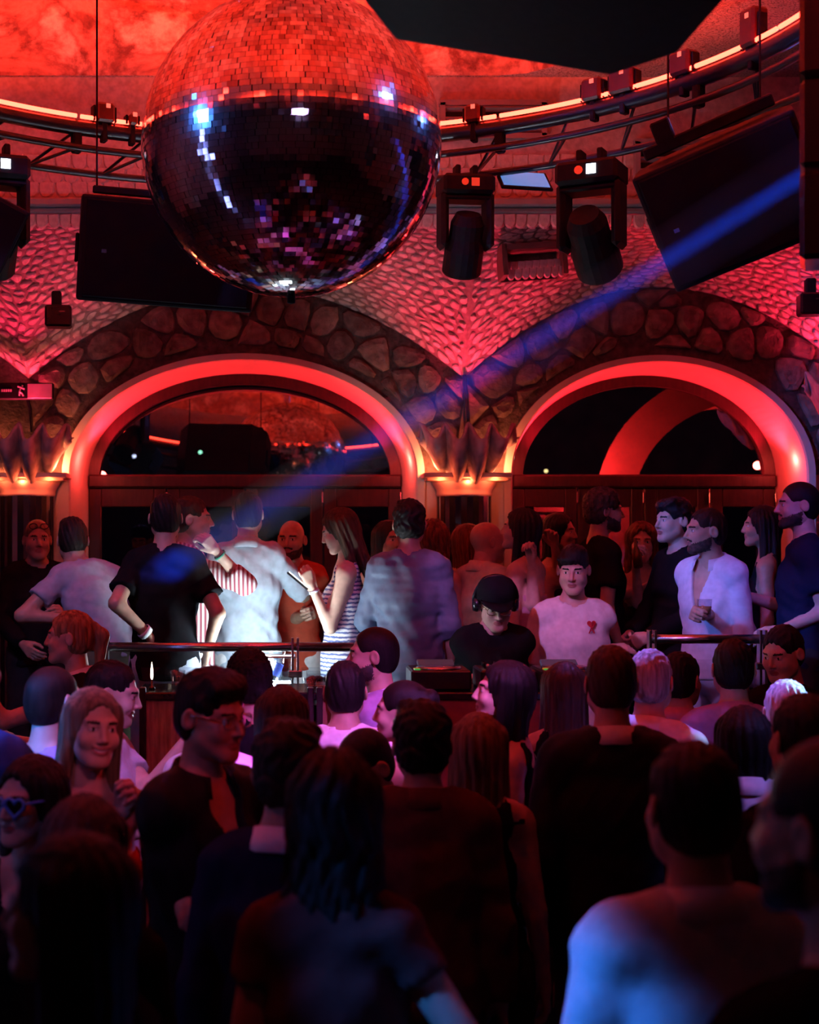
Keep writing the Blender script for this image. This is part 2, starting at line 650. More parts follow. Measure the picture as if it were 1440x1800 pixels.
# dome with the painted plaster
v, f = [], []
K = 14
for k in range(K + 1):
    s = k / K
    for i in range(N):
        ph = 2 * math.pi * i / N
        r = rim(ph) * math.cos(s * math.pi / 2)
        z = ZC + 0.95 * math.sin(s * math.pi / 2) ** 1.15
        z += 0.03 * math.sin(5 * ph + 4 * s) * math.sin(s * math.pi)
        v.append((CEN.x + r * math.cos(ph), CEN.y + r * math.sin(ph), z))
for k in range(K):
    for i in range(N):
        j = (i + 1) % N
        f.append((k * N + i, (k + 1) * N + i, (k + 1) * N + j, k * N + j))
m, nt, b = new_mat('painted_dome')
vec = coords(nt, 'Object', (1, 1, 1))
n1 = noise(nt, vec, 1.3, 8, 0.62)
n1.inputs['Distortion'].default_value = 1.2
n2 = noise(nt, vec, 6.0, 6, 0.6)
c1 = ramp(nt, n1.outputs[0], [(0.34, (0.16, 0.06, 0.06)), (0.45, (0.62, 0.34, 0.26)), (0.51, (0.30, 0.14, 0.12)), (0.60, (0.92, 0.74, 0.60)), (0.72, (0.42, 0.20, 0.18))])
c2 = ramp(nt, n2.outputs[0], [(0.40, (0.25, 0.15, 0.15)), (0.52, (1, 1, 1))])
mx = nt.nodes.new('ShaderNodeMix')
mx.data_type = 'RGBA'
mx.blend_type = 'MULTIPLY'
mx.inputs[0].default_value = 0.75
nt.links.new(c1, mx.inputs[6])
nt.links.new(c2, mx.inputs[7])
nt.links.new(mx.outputs[2], b.inputs['Base Color'])
b.inputs['Roughness'].default_value = 0.9
bump(nt, n2.outputs[0], b, 0.5, 0.03)
me = bpy.data.meshes.new('dome')
me.from_pydata(v, [], f)
link('dome', me, m, ceiling, smooth=True)

# vault webs between the wall and the cornice
CY, CZZ = 8.62, 4.18


def web(x, t, lift=0.0):
    z0 = zl(x)
    s = math.sin(t * math.pi / 2)
    p = Vector((x, WY - t * (WY - CY), z0 + (CZZ - z0) * s))
    if lift:
        e = 1e-3
        a = web(x + e, t) - web(x - e, t)
        bb = web(x, min(1, t + e)) - web(x, max(0, t - e))
        n = a.cross(bb)
        n = n.normalized() if n.length > 0 else Vector((0, -1, 0))
        if n.y > 0 or (abs(n.y) < .2 and n.z > 0):
            n = -n
        p = p + n * lift
    return p


v, f = [], []
xs = list(np.linspace(-1.66, 1.163, 41)) + list(np.linspace(1.163, 3.70, 41)[1:])
xs = list(np.linspace(-4.48, -1.66, 21)[:-1]) + xs + list(np.linspace(3.70, 6.24, 21)[1:])
T = 10
for x in xs:
    for j in range(T + 1):
        v.append(web(x, j / T))
for i in range(len(xs) - 1):
    for j in range(T):
        f.append((i * (T + 1) + j, i * (T + 1) + j + 1, (i + 1) * (T + 1) + j + 1, (i + 1) * (T + 1) + j))
me = bpy.data.meshes.new('vault_web')
me.from_pydata(v, [], f)
vault = link('vault_web', me, M_JOINT, ceiling)

pts, place = [], []
XA, XB = -1.95, 3.95
nx, ny = 80, 27
pp = relax_pts(nx, ny, XA, XB, 0.0, 1.0, 0.42)
SX = 2.2                                   # stretch so that cells come out wider than high
cells = voronoi([(x, y * 1.2 * SX) for x, y in pp], (XA - .2, XB + .2, 0.0, 1.2 * SX))
shapes = []
for poly in cells:
    if len(poly) < 3:
        continue
    poly = [(x, min(1, max(0, y / (1.2 * SX)))) for x, y in poly]
    cx = sum(p[0] for p in poly) / len(poly)
    if abs(cx - 1.163) < 2 and (min(p[0] for p in poly) < 1.163 < max(p[0] for p in poly)):
        poly = [((min(x, 1.158) if cx < 1.163 else max(x, 1.168)), y) for x, y in poly]
    ar = abs(sum(poly[i - 1][0] * poly[i][1] - poly[i][0] * poly[i - 1][1] for i in range(len(poly)))) / 2
    if ar < 2e-4:
        continue
    shapes.append((ar, poly))
shapes.sort(key=lambda s: -s[0])
rest = [MB() for _ in range(3)]
for i, (ar, poly) in enumerate(shapes):
    vs, fs = stone_shape(poly, 0.0055, random.uniform(0.008, 0.016), lambda x, y, l: tuple(web(x, y, l)), 0.8)
    if i < 280:
        MB().add(vs, fs).obj('stone', M_PALE[i % 3], vault)
    else:
        rest[i % 3].add(vs, fs)
for i in range(3):
    tag(rest[i].obj('vault_stone', M_PALE[i], vault), kind='stuff')

# frieze wall above the cornice, cornice, scale-shaped tiles
frieze = tag(MB().box((0.5, 8.69, 4.54), (13, 0.14, 0.72)).obj('wall_frieze', M_PALE[1]), kind='structure')
tag(MB().box((0.5, 8.585, 4.155), (13, 0.11, 0.05), bev=.01).box((0.5, 8.60, 4.115), (13, 0.07, 0.035), bev=.008)
    .obj('trim_1', M_GREY), kind='structure')


def scale_tile(w, h):
    vs, fs = [], []
    prof = [(-w / 2, 0), (w / 2, 0)] + [(w / 2 * math.cos(t), -h * .5 - h * .5 * math.sin(t)) for t in np.linspace(0, math.pi, 7)]
    n = len(prof)
    vs = [(x, 0, z) for x, z in prof] + [(x * .8, -0.016, z * .86 - h * .04) for x, z in prof]
    fs = [tuple(range(n, 2 * n))[::-1]] + [(i, (i + 1) % n, (i + 1) % n + n, i + n) for i in range(n)]
    return MB().add(vs, fs).mesh('scale_tile')


st = [scale_tile(0.070, 0.085), scale_tile(0.095, 0.10)]
for me in st:
    me.materials.append(M_PALE[0])
for row, (z, dx, k, off) in enumerate(((4.095, 0.068, 0, 0), (4.29, 0.092, 1, 0), (4.37, 0.092, 1, .046), (4.45, 0.092, 1, 0))):
    x = -1.75 + off
    while x < 3.6:
        o = link('scale_tile', st[k], None, frieze if row else vault, (x, 8.625 if row else 8.60, z))
        o.rotation_euler = (math.radians(random.uniform(-6, 6)), math.radians(random.uniform(-7, 7)), math.radians(random.uniform(-5, 5)))
        x += dx


def grille(px0, py0, px1, py1, Y, n, label):
    a, b = P(px0, py1, Y), P(px1, py0, Y)
    c = (a + b) / 2
    wd, ht = b.x - a.x, b.z - a.z
    e = empty('vent_grille', (c.x, Y, c.z))
    tag(e, label, 'vent')
    MB().box((0, 0.0, ht / 2), (wd + .04, .05, .03)).box((0, 0, -ht / 2), (wd + .04, .05, .03)) \
        .box((-wd / 2, 0, 0), (.03, .05, ht)).box((wd / 2, 0, 0), (.03, .05, ht)).obj('frame', M_GREY, e)
    MB().box((0, 0.012, 0), (wd, .01, ht)).obj('back_plate', M_BLACK, e)
    for i in range(n):
        MB().box((0, -0.004, -ht / 2 + ht * (i + .5) / n), (wd - .03, .035, .014), Rx(-30)).obj('slat', M_GREY, e)
    return e


grille(778, 182, 956, 240, 8.585, 3, 'horizontal vent grille above the cornice just right of the mirror ball')
grille(1120, 250, 1262, 312, 8.585, 3, 'horizontal vent grille in the frieze behind the large tilted speaker')

# niche in the vault
e = empty('wall_niche', P(935, 462, 9.0))
tag(e, 'slanted recess box with scale tiles set into the pale stone vault', 'niche')
R = Ry(-4)
MB().box((0, 0, .085), (.36, .24, .035), R).box((-.18, 0, .0), (.03, .24, .19), R).box((.18, 0, 0.01), (.03, .24, .19), R).obj('frame', mat('niche_wood', (.13, .09, .07), .7), e)
MB().box((0, .1, .0), (.36, .02, .18), R).obj('back_plate', M_MORTAR, e)
for r_ in range(2):
    for i in range(8):
        o = link('scale_tile', st[0], None, e, (-.155 + i * .044 + r_ * .02, -.02 - .03 * r_, .0 - .05 * r_ + i * .003))
        o.scale = (.68, 1, .8)

# ---- arches: plaster surround, splayed reveal, window and doors
M_FRAME = M_WOOD
nwin = ndoor = 0
for bi, B in enumerate(BAYS):
    c, a, b = B['c'], B['a'], B['b']
    N = 48
    ai, bii = a - 0.115, b - 0.085            # inner edge at the window

    def ell(aa, bb, i, y):
        t = math.pi * i / N
        return (c - aa * math.cos(t), y, ZA + bb * math.sin(t))
    v, f = [], []
    rings = [(a, b, WY + .01), (a, b, WY - .035), (a - .045, b - .04, WY - .035), (a - .055, b - .048, WY - .02), (ai, bii, WIN_Y)]
    for aa, bb, y in rings:
        v.append((c - aa, y, 0.65))
        v += [ell(aa, bb, i, y) for i in range(N + 1)]
        v.append((c + aa, y, 0.65))
    n = N + 3
    for r in range(len(rings) - 1):
        for i in range(n - 1):
            f.append((r * n + i, r * n + i + 1, (r + 1) * n + i + 1, (r + 1) * n + i))
    me = bpy.data.meshes.new('trim')
    me.from_pydata(v, [], f)
    tag(link('trim_%d' % (bi + 2), me, M_PLASTER), kind='structure')
    # lunette window
    nwin += 1
    mb = MB()
    for (aa, bb, a2, b2, y0, y1) in ((ai, bii, ai - .075, bii - .07, WIN_Y - .02, WIN_Y + .04),):
        n = N + 1
        v = [ell(aa, bb, i, y0) for i in range(n)] + [ell(a2, b2, i, y0) for i in range(n)] + [ell(a2, b2, i, y1) for i in range(n)]
        f = []
        for r in range(2):
            for i in range(N):
                f.append((r * n + i, r * n + i + 1, (r + 1) * n + i + 1, (r + 1) * n + i))
        mb.add(v, f)
    mb.box((c, WIN_Y, 2.60), (2 * ai, .10, .09), bev=.012)
    wo = tag(mb.obj('window_%d' % nwin, M_FRAME), kind='structure')
    tilt = [math.radians(-5.2), math.radians(0.5)][bi]
    v = [(c, WIN_Y + .02, ZA + .02)] + [(c - (ai - .06) * math.cos(math.pi * i / N), WIN_Y + .02 - (bii - .06) * math.sin(math.pi * i / N) * math.sin(tilt),
                                       ZA + .02 + (bii - .06) * math.sin(math.pi * i / N) * math.cos(tilt)) for i in range(N + 1)]
    f = [(0, i + 1, i + 2) for i in range(N)]
    me = bpy.data.meshes.new('pane')
    me.from_pydata(v, [], f)
    link('pane', me, M_GLASS2, wo)
    # door leaves
    nl = 4
    wl = 2 * ai / nl
    for k in range(nl):
        ndoor += 1
        xc = c - ai + wl * (k + .5)
        st_ = .085
        mb = MB()
        z0, z1 = .66, 2.555
        for sx in (-1, 1):
            mb.box((xc + sx * (wl / 2 - st_ / 2 - .003), WIN_Y, (z0 + z1) / 2), (st_, .05, z1 - z0), bev=.008)
        for zc_, hh in ((z1 - .065, .13), (z0 + .13, .26), (1.62, .09)):
            mb.box((xc, WIN_Y, zc_), (wl - 2 * st_, .045, hh), bev=.006)
        d_ = tag(mb.obj('door_%d' % ndoor, M_FRAME), kind='structure')
        MB().box((xc, WIN_Y + .005, 1.6), (wl - 2 * st_ + .02, .008, 1.75)).obj('pane', M_GLASS, d_)
        MB().box((xc + (wl / 2 - .004), WIN_Y - .035, 2.49), (.012, .02, .075), bev=.003).obj('hinge', M_STEEL, d_)
        if k in (1, 2):
            sx = 1 if k == 1 else -1
            MB().box((xc + sx * (wl / 2 - .05), WIN_Y - .035, 1.68), (.03, .015, .16), bev=.004).box((xc + sx * (wl / 2 - .09), WIN_Y - .06, 1.70), (.1, .014, .018), bev=.004).obj('handle', M_STEEL, d_)

# added pier and arch behind the right-hand lunette, standing in for its reflection
e = empty('reflection_arch', (3.0, 12.6, 0))
tag(e, 'red lit arch and pier added behind the right lunette as its reflection', 'arch')
v, f = [], []
N = 30
for (aa, bb, y) in ((1.30, 1.15, -.25), (.98, .86, -.25), (.98, .86, .35)):
    v.append((.9 - aa, y, 0.0))
    v += [(.9 - aa * math.cos(math.pi * i / N), y, 2.5 + bb * math.sin(math.pi * i / N)) for i in range(N + 1)]
    v.append((.9 + aa, y, 0.0))
n = N + 3
for r in range(2):
    for i in range(n - 1):
        f.append((r * n + i, r * n + i + 1, (r + 1) * n + i + 1, (r + 1) * n + i))
MB().add(v, f).obj('arch_surround', M_PLASTER, e)
MB().box((-.62, -.1, 2.46), (.62, .36, .06), bev=.01).box((-.62, -.1, 2.40), (.54, .3, .06), bev=.01).obj('capital', M_PLASTER, e)
MB().box((-.62, 0, 1.2), (.46, .3, 2.34)).obj('pier', M_PLASTER, e)
point('reflection_arch_light', (2.45, 12.0, 2.75), (1.0, 0.02, 0.02), 80, .05)  # added red lamps for the stand-in arch
point('reflection_arch_light', (3.85, 12.5, 2.6), (1.0, 0.02, 0.02), 60, .05)
tag(MB().box((1, 12.2, .58), (16, 4.2, .1)).obj('terrace_floor', M_FLOOR), kind='structure')
# lamps of the town in the dark beyond the glass
M_TOWN = [emit_mat('town_lamp_%d' % i, c, 9) for i, c in enumerate([(1, .75, .25), (.3, 1, .55), (.6, .7, 1)])]
for k, (px, py, ci, d) in enumerate([(352, 795, 1, 'green'), (703, 815, 0, 'yellow'), (734, 826, 0, 'yellow'), (960, 828, 0, 'yellow'), (904, 806, 1, 'green'), (236, 802, 2, 'pale blue'),
                                  (1098, 890, 0, 'yellow'), (1104, 897, 0, 'yellow'), (1092, 906, 0, 'yellow'), (1115, 917, 0, 'yellow'), (1125, 918, 0, 'yellow'), (942, 896, 0, 'yellow')]):
    p = P(px, py, 24)
    o = MB().lathe([(.0, -.03), (.028, -.012), (.03, .012), (.0, .03)], (0, 0, 0), 8).obj('town_lamp', M_TOWN[ci], smooth=True, loc=p)
    wh = ['far to the left of the mirror ball streak', 'near the right end of the left lunette', 'at the right foot of the left lunette', 'low in the left part of the right lunette',
          'beside the tip of the middle clam shell', 'at the left foot of the left lunette'][k] if k < 6 else 'seen through the right-hand door panes'
    tag(o, 'tiny %s town lamp in the dark, %s' % (d, wh), 'lamp', None if k < 6 else 'town lamps seen through the right doors')

# ---- columns: mirrored half shafts, capitals, ledges, clam shells with up-lights
M_MIRROR = mat('mirror', (.85, .85, .88), .04, 1.0, var=.01)
M_SHELL = mat('shell_plaster', (.40, .36, .36), .8, var=.2, scale=18, bstr=.4, bdist=.006)


def clam_shell(name, loc, w, h, label, rot=0.0, seed=0):
    NU, NV = 80, 14
    v, f = [], []
    for i in range(NU + 1):
        u = -1 + 2 * i / NU
        ph = u * math.pi * 4.55 + .3 + .18 * math.sin(3 * u + seed)
        wv = .5 + .5 * math.cos(ph)
        zb = h * (.62 * abs(u) ** 1.7) - h * .20 * (1 - wv) * (1 - u * u)
        zt = h * (.66 + .08 * u * u) + h * .34 * wv * (1 - .2 * abs(u))
        if abs(u) > .93:
            zt = h * .72
        out = .20 * (1 - .75 * u * u) + .13 * (1 - wv) * (1 - .5 * u * u)
        for j in range(NV + 1):
            t = j / NV
            y = -out * math.sin(min(1, t * 1.15) * math.pi / 2) ** .8 - .03
            z = zb + (zt - zb) * t
            x = u * w / 2 * (0.80 + .20 * t)
            v.append((x, y, z))
    n = NV + 1
    for i in range(NU):
        for j in range(NV):
            f.append((i * n + j, (i + 1) * n + j, (i + 1) * n + j + 1, i * n + j + 1))
    me = bpy.data.meshes.new(name)
    me.from_pydata(v, [], f)
    o = link(name, me, M_SHELL, smooth=True, loc=loc)
    o.rotation_euler = (0, 0, rot)
    so = o.modifiers.new('thickness', 'SOLIDIFY')
    so.thickness = .018
    so.offset = 1
    return tag(o, label, 'shell lamp', 'clam shell wall lamps')


def column(xc, label_col, label_shell):
    e = empty('column', (xc, WY, 0))
    tag(e, label_col, 'column', 'mirrored columns between the arches')
    R_ = .172
    cy = -.02
    n = 14
    for k in range(n):
        a0, a1 = math.pi + math.pi * k / n, math.pi + math.pi * (k + 1) / n
        rr = R_ if k % 2 else R_ + .004
        mb = MB()
        vs, fs = [], []
        for z in (.66, 2.50):
            for a in (a0, a1):
                vs.append((rr * math.cos(a), cy + rr * math.sin(a), z))
            for a in (a1, a0):
                vs.append(((rr - .02) * math.cos(a), cy + (rr - .02) * math.sin(a), z))
        fs = [(0, 1, 5, 4), (1, 2, 6, 5), (2, 3, 7, 6), (3, 0, 4, 7), (3, 2, 1, 0), (4, 5, 6, 7)]
        mb.add(vs, fs).obj('mirror_strip' if k % 2 else 'black_strip', M_MIRROR if k % 2 else M_BLACKG, e)
    MB().lathe([(.165, 2.48), (.178, 2.485), (.182, 2.50), (.178, 2.512), (.186, 2.53), (.205, 2.56), (.215, 2.585), (.0, 2.585)], (0, cy, 0), 32, math.pi, 2 * math.pi).obj('capital', M_PLASTER, e, smooth=True)
    MB().box((0, -.10, 2.612), (.56, .30, .035), bev=.006).box((0, -.09, 2.590), (.52, .26, .02), bev=.004).obj('ledge', M_PLASTER, e)
    clam_shell('clam_shell', (xc, WY - .10, 2.60), .66, .345, label_shell, 0, xc)
    spot('shell_light', (xc, WY - .20, 2.80), (xc, WY - .42, 3.9), (1.0, 0.025, 0.09), 78, 84, .7, .05)
    for sx in (-1, 1):          # light lines at the feet of the arches
        spot('arch_light', (xc + sx * .40, WY + .18, 2.70), (xc + sx * 1.2, WY + .20, 3.5), (1.0, 0.012, 0.03), 62, 120, .6, .03)
        point('arch_foot_light', (xc + sx * .38, WY + .1, 2.72), (1.0, 0.05, 0.04), 4.0, .03)
        point('ledge_light', (xc + sx * .2, WY - .13, 2.675), (1.0, 0.20, 0.08), 8.0, .04)
    for dx in (-.17, 0, .17):   # small lamps under the ledge
        point('ledge_light', (xc + dx, WY - .245, 2.572), (1.0, 0.12, 0.04), 1.0, .012)


column(1.163, 'half-round column of mirror and black strips under the middle clam shell', 'ribbed grey clam shell lamp on the column between the two arches')
column(-1.66, 'half-round column of mirror and black strips at the left edge under the exit sign', 'ribbed grey clam shell lamp at the left edge under the exit sign')
clam_shell('clam_shell', P(1492, 748, 9.2), .60, .33, 'ribbed grey clam shell lamp cut by the right edge of the picture', math.radians(-10), 2)
spot('arch_light', (3.30, WY + .18, 2.70), (2.5, WY + .2, 3.5), (1.0, 0.012, 0.03), 66, 120, .6, .03)
point('arch_foot_light', (3.32, WY + .1, 2.72), (1.0, 0.05, 0.04), 4.5, .03)
spot('shell_light', (3.70, WY - .25, 3.0), (3.4, WY - .5, 4.1), (1.0, 0.02, 0.07), 110, 100, .7, .05)
for xc, lb in ((1.163, 'thin black cable running up the stone above the middle clam shell'), (-1.66, 'thin black cable between the exit sign and the left clam shell')):
    zt = 3.27 if xc > 0 else 3.12
    tag(MB().tube([(xc + .03, WY - .05, 2.9), (xc + .02, WY - .055, 3.05), (xc + .0, WY - .05, zt)], .012, 6).obj('cable', M_BLACKG), lb, 'cable')

# ---- stage: platform, lower deck for the booth
M_STAGE = mat('stage_boards', (.07, .045, .035), .5, var=.3, scale=6, stretch=(1, 8, 1))
for k, (x0, x1, y0, y1, z) in enumerate(((-5.9, 6.9, 7.9, 10.3, .65), (-5.9, .55, 7.1, 7.9, .65), (1.85, 6.9, 7.1, 7.9, .65), (.55, 1.85, 7.0, 7.9, .36))):
    tag(MB().box(((x0 + x1) / 2, (y0 + y1) / 2, z / 2), (x1 - x0, y1 - y0, z)).obj('floor_stage_%d' % (k + 1), M_STAGE), kind='structure')
# ------------------------------------------------------------------ mirror ball
BC = P(512, 257, 5.8)
BR = 262 / F_PX * 5.8
ball = empty('mirror_ball', BC)
tag(ball, 'huge mirror ball of small square mirrors hanging under the ceiling', 'mirror ball')
MB().lathe([(max(1e-4, (BR - .006) * math.sin(t)), -(BR - .006) * math.cos(t)) for t in np.linspace(0, math.pi, 25)], (0, 0, 0), 48).obj('core', M_BLACK, ball, smooth=True)
TS = .0222
tm = MB().box((0, 0, 0), (TS * .97, TS * .97, .003)).mesh('mirror_tile')
M_TILE = mat('tile_mirror', (.90, .90, .93), .075, 1.0, var=.02, scale=40)
tm.materials.append(M_TILE)
tiles = []
rows = int(math.pi * BR / TS)
for i in range(rows):
    th = math.pi * (i + .5) / rows
    n = max(1, int(2 * math.pi * BR * math.sin(th) / TS))
    for k in range(n):
        a = 2 * math.pi * (k + random.random() * .2) / n
        nrm = Vector((math.sin(th) * math.cos(a), math.sin(th) * math.sin(a), math.cos(th)))
        if nrm.y > .35:
            if random.random() < .0:
                continue
        tx = Vector((-math.sin(a), math.cos(a), 0))
        j = Vector((random.gauss(0, 1), random.gauss(0, 1), random.gauss(0, 1))) * .009
        if random.random() < .10:
            j *= 4.5
        zz = (nrm + j).normalized()
        xx = (tx - zz * tx.dot(zz)).normalized()
        yy = zz.cross(xx)
        M = Matrix((xx, yy, zz)).transposed().to_4x4()
        M.translation = nrm * BR
        tiles.append((nrm.dot(Vector((0.0, -.92, -.38))), M))
tiles.sort(key=lambda t: -t[0])
for s, M in tiles[:290]:
    o = link('mirror_tile', tm, None, ball)
    o.matrix_local = M
mb = MB()
bv = [v.co.copy() for v in tm.vertices]
bf = [tuple(p.vertices) for p in tm.polygons]
for s, M in tiles[290:]:
    mb.add([M @ v for v in bv], bf)
tag(mb.obj('mirror_tiles', M_TILE, ball), kind='stuff')
MB().lathe([(0, -BR - .035), (.016, -BR - .03), (.016, -BR + .01), (.05, -BR + .012), (.0, -BR + .02)], (0, 0, 0), 12).obj('bottom_bolt', M_BLACK, ball, smooth=True)
MB().tube([(0, 0, BR - .01), (0, 0, BR + .12)], .03, 10).tube([(0, 0, BR + .12), (0, 0, 5.84 - BC.z)], .012, 8).obj('hanging_rod', M_STEEL, ball)

# ------------------------------------------------------------------ ring truss with the red LED line
RC = Vector((0.02, 5.8, 4.40))
RR = 2.21
ring = empty('ring_truss', RC)
tag(ring, 'round black lighting truss with a glowing red line on its upper edge', 'truss')


def arc(r, z, a0, a1, n):
    return [(r * math.cos(math.radians(a0 + (a1 - a0) * i / n)), r * math.sin(math.radians(a0 + (a1 - a0) * i / n)), z) for i in range(n + 1)]


M_TRUSS = mat('truss_black_metal', (.05, .05, .055), .28, .6, var=.1)
MB().tube(arc(RR, -.045, 0, 360, 96)[:-1], .042, 10, closed=True).obj('chord', M_TRUSS, ring, smooth=True)
MB().tube(arc(RR - .02, -.155, 0, 360, 96)[:-1], .020, 8, closed=True).obj('chord', M_TRUSS, ring, smooth=True)
MB().tube(arc(RR + .17, -.235, 0, 360, 96)[:-1], .020, 8, closed=True).obj('chord', M_TRUSS, ring, smooth=True)
nseg = 24
for k in range(nseg):
    a = 360 / nseg * k
    MB().tube(arc(RR - .030, .006, a + .3, a + 360 / nseg - .3, 8), .011, 6).obj('led_strip', M_LED, ring, smooth=True)
for k in range(36):
    a0, a1 = math.radians(k * 10), math.radians(k * 10 + 5)
    p = [Vector((RR * math.cos(a0), RR * math.sin(a0), -.06)), Vector(((RR + .17) * math.cos(a1), (RR + .17) * math.sin(a1), -.235)),
         Vector(((RR - .02) * math.cos(a0), (RR - .02) * math.sin(a0), -.155))]
    MB().tube([p[0], p[1]], .009, 5).obj('brace', M_TRUSS, ring)
    MB().tube([p[1], p[2]], .009, 5).obj('brace', M_TRUSS, ring)
    if k % 3 == 0:
        MB().box((RR * math.cos(a0), RR * math.sin(a0), -.10), (.05, .05, .16), Rz(k * 10), bev=.008).obj('clamp', M_BLACK, ring)
for k in range(4):
    a = math.radians(42 + 90 * k)
    MB().tube([((RR) * math.cos(a), (RR) * math.sin(a), 0), ((RR) * math.cos(a), (RR) * math.sin(a), .48)], .008, 6).obj('suspension_cable', M_STEEL, ring)


def on_ring(px):
    """Point of the far ring side seen at column px."""
    for i in range(0, 1800):
        a = math.radians(180 - i * .1)
        q = RC + Vector((RR * math.cos(a), RR * math.sin(a), 0))
        if VX + q.x / q.y * F_PX >= px and q.y > 5:
            return q, a
    return None


# small uplights sitting on the ring
M_AMBER = mat('red_translucent_housing', (.12, .02, .015), .35, var=.2)
for k, (px, hh, ww, lb) in enumerate([(182, .10, .10, 'left of the mirror ball'), (232, .06, .05, 'left, touching the ball'), (832, .09, .085, 'just right of the mirror ball'),
                                   (1043, .11, .11, 'above the right moving head'), (1096, .12, .14, 'right, on a cable'),
                                   (1200, .11, .12, 'under the black box at the top'), (1322, .17, .10, 'highest at the right')]):
    q, a = on_ring(px)
    e = empty('truss_uplight', q + Vector((0, -.02, 0)), (0, 0, a - math.pi / 2))
    tag(e, 'small boxy uplight on the red ring, ' + lb, 'stage light', 'small uplights on the ring')
    MB().box((0, 0, hh / 2 - .01), (ww, .09, hh), bev=.012).obj('housing', M_AMBER, e)
    MB().box((ww * .1, -.047, hh * .72), (.022, .004, .022)).obj('display', emit_mat('small_red_display', (1, .12, .08), 1.6), e)
    MB().box((0, 0, -.06), (.03, .05, .10), bev=.005).obj('clamp', M_BLACK, e)
    for sx in (-1, 1):
        MB().box((sx * (ww / 2 + .008), 0, hh * .35), (.012, .05, hh * .8), bev=.003).obj('bracket', M_BLACK, e)


# red up-lights all round the ring, washing the dome
for k in range(9):
    a = math.radians(10 + 40 * k)
    q = RC + Vector(((RR - .04) * math.cos(a), (RR - .04) * math.sin(a), .12))
    spot('dome_uplight', q, CEN + Vector((2.35 * math.cos(a), 2.35 * math.sin(a), 5.9)), (1.0, 0.050, 0.022), 135, 145, .35, .04)

# upright tube added out of frame at the left to put the streak in the ball
e = empty('streak_tube', (-2.62, 4.46, 0))
tag(e, 'upright white blue tube added beyond the left picture edge for the ball streak', 'light')
MB().lathe([(.16, 0), (.16, .02), (.03, .03), (.0, .03)], (0, 0, 0), 16).obj('foot', M_BLACK, e)
MB().tube([(0, 0, .03), (0, 0, .3)], .02, 8).obj('stand', M_BLACK, e)
MB().tube([(0, 0, .3), (0, 0, 4.85)], .03, 8).obj('tube', emit_mat('streak_tube_glow', (.25, .30, 1.0), 6), e)

# ------------------------------------------------------------------ speakers
def speaker(label, loc, size, rot, grille_front=True, group='black speaker cabinets'):
    e = empty('speaker', loc)
    e.rotation_euler = Matrix(rot).to_euler()
    tag(e, label, 'speaker', group)
    w_, d_, h_ = size
    poly = [(-w_ / 2, -d_ / 2), (w_ / 2, -d_ / 2), (w_ / 2, d_ * .12), (w_ * .36, d_ / 2), (-w_ * .36, d_ / 2), (-w_ / 2, d_ * .12)]
    vs = [Vector((x, y, -h_ / 2)) for x, y in poly] + [Vector((x, y, h_ / 2)) for x, y in poly]
    n = 6
    fs = [tuple(range(n))[::-1], tuple(range(n, 2 * n))] + [(i, (i + 1) % n, (i + 1) % n + n, i + n) for i in range(n)]
    o = MB().add(vs, fs).obj('cabinet', M_BLACK, e)
    bv_ = o.modifiers.new('bevel', 'BEVEL')
    bv_.width = .012
    bv_.segments = 2
    MB().box((0, -d_ / 2 - .006, 0), (w_ * .94, .012, h_ * .92), bev=.005).obj('grille', mat('speaker_grille', (.008, .008, .011), .7, spec=.08), e)
    MB().box((-w_ * .36, -d_ / 2 - .014, -h_ * .02), (.022, .004, .016)).obj('badge', M_STEEL, e)
    for sx in (-1, 1):
        MB().box((sx * (w_ / 2 + .008), -d_ * .1, 0), (.016, d_ * .3, h_ * .28), bev=.005).obj('handle_plate', M_BLACK, e)
    return e


def hang(e, xs, zt=4.9, y=0.0, z=.1):
    """plumb cables from the cabinet up to the ceiling"""
    Mi = e.rotation_euler.to_matrix().inverted()
    for x in xs:
        p = Vector((x, y, z))
        up = Mi @ Vector((0, 0, zt - (e.location.z + (e.rotation_euler.to_matrix() @ p).z)))
        MB().tube([p, p + up], .005, 5).obj('hanging_cable', M_BLACK, e)


Y1 = 6.9
sp = speaker('wide black speaker cabinet hanging left behind the mirror ball', P(290, 448, Y1), (.80, .42, .47), Rz(9) @ Ry(3) @ Rx(10))
MB().box((0, 0, .27), (.70, .05, .035), bev=.006).obj('fly_bar', M_BLACK, sp)
hang(sp, (-.33, .33), z=.26)
sp = speaker('large black speaker cabinet tilted down at the right, crossed by the blue beam', P(1290, 345, 6.15), (.66, .52, .50), Rz(-24) @ Ry(-19) @ Rx(20))
MB().box((0, .05, .30), (.55, .06, .05), bev=.006).obj('fly_bar', M_BLACK, sp)
MB().box((-.17, .05, .36), (.08, .06, .10), bev=.006).obj('bracket', M_BLACK, sp)
hang(sp, (-.17, .22), z=.30, y=.05)
sp = speaker('big black speaker cabinet overhead cut by the top edge of the picture', P(940, -75, 3.9), (.86, .50, .34), Rz(6) @ Ry(7.2) @ Rx(-6))
hang(sp, (-.3, .3), z=.15)
sp = speaker('black speaker corner cut by the left edge of the picture', P(-42, 402, 6.6), (.34, .40, .34), Rz(20) @ Ry(24) @ Rx(14))
hang(sp, (0,), z=.15)
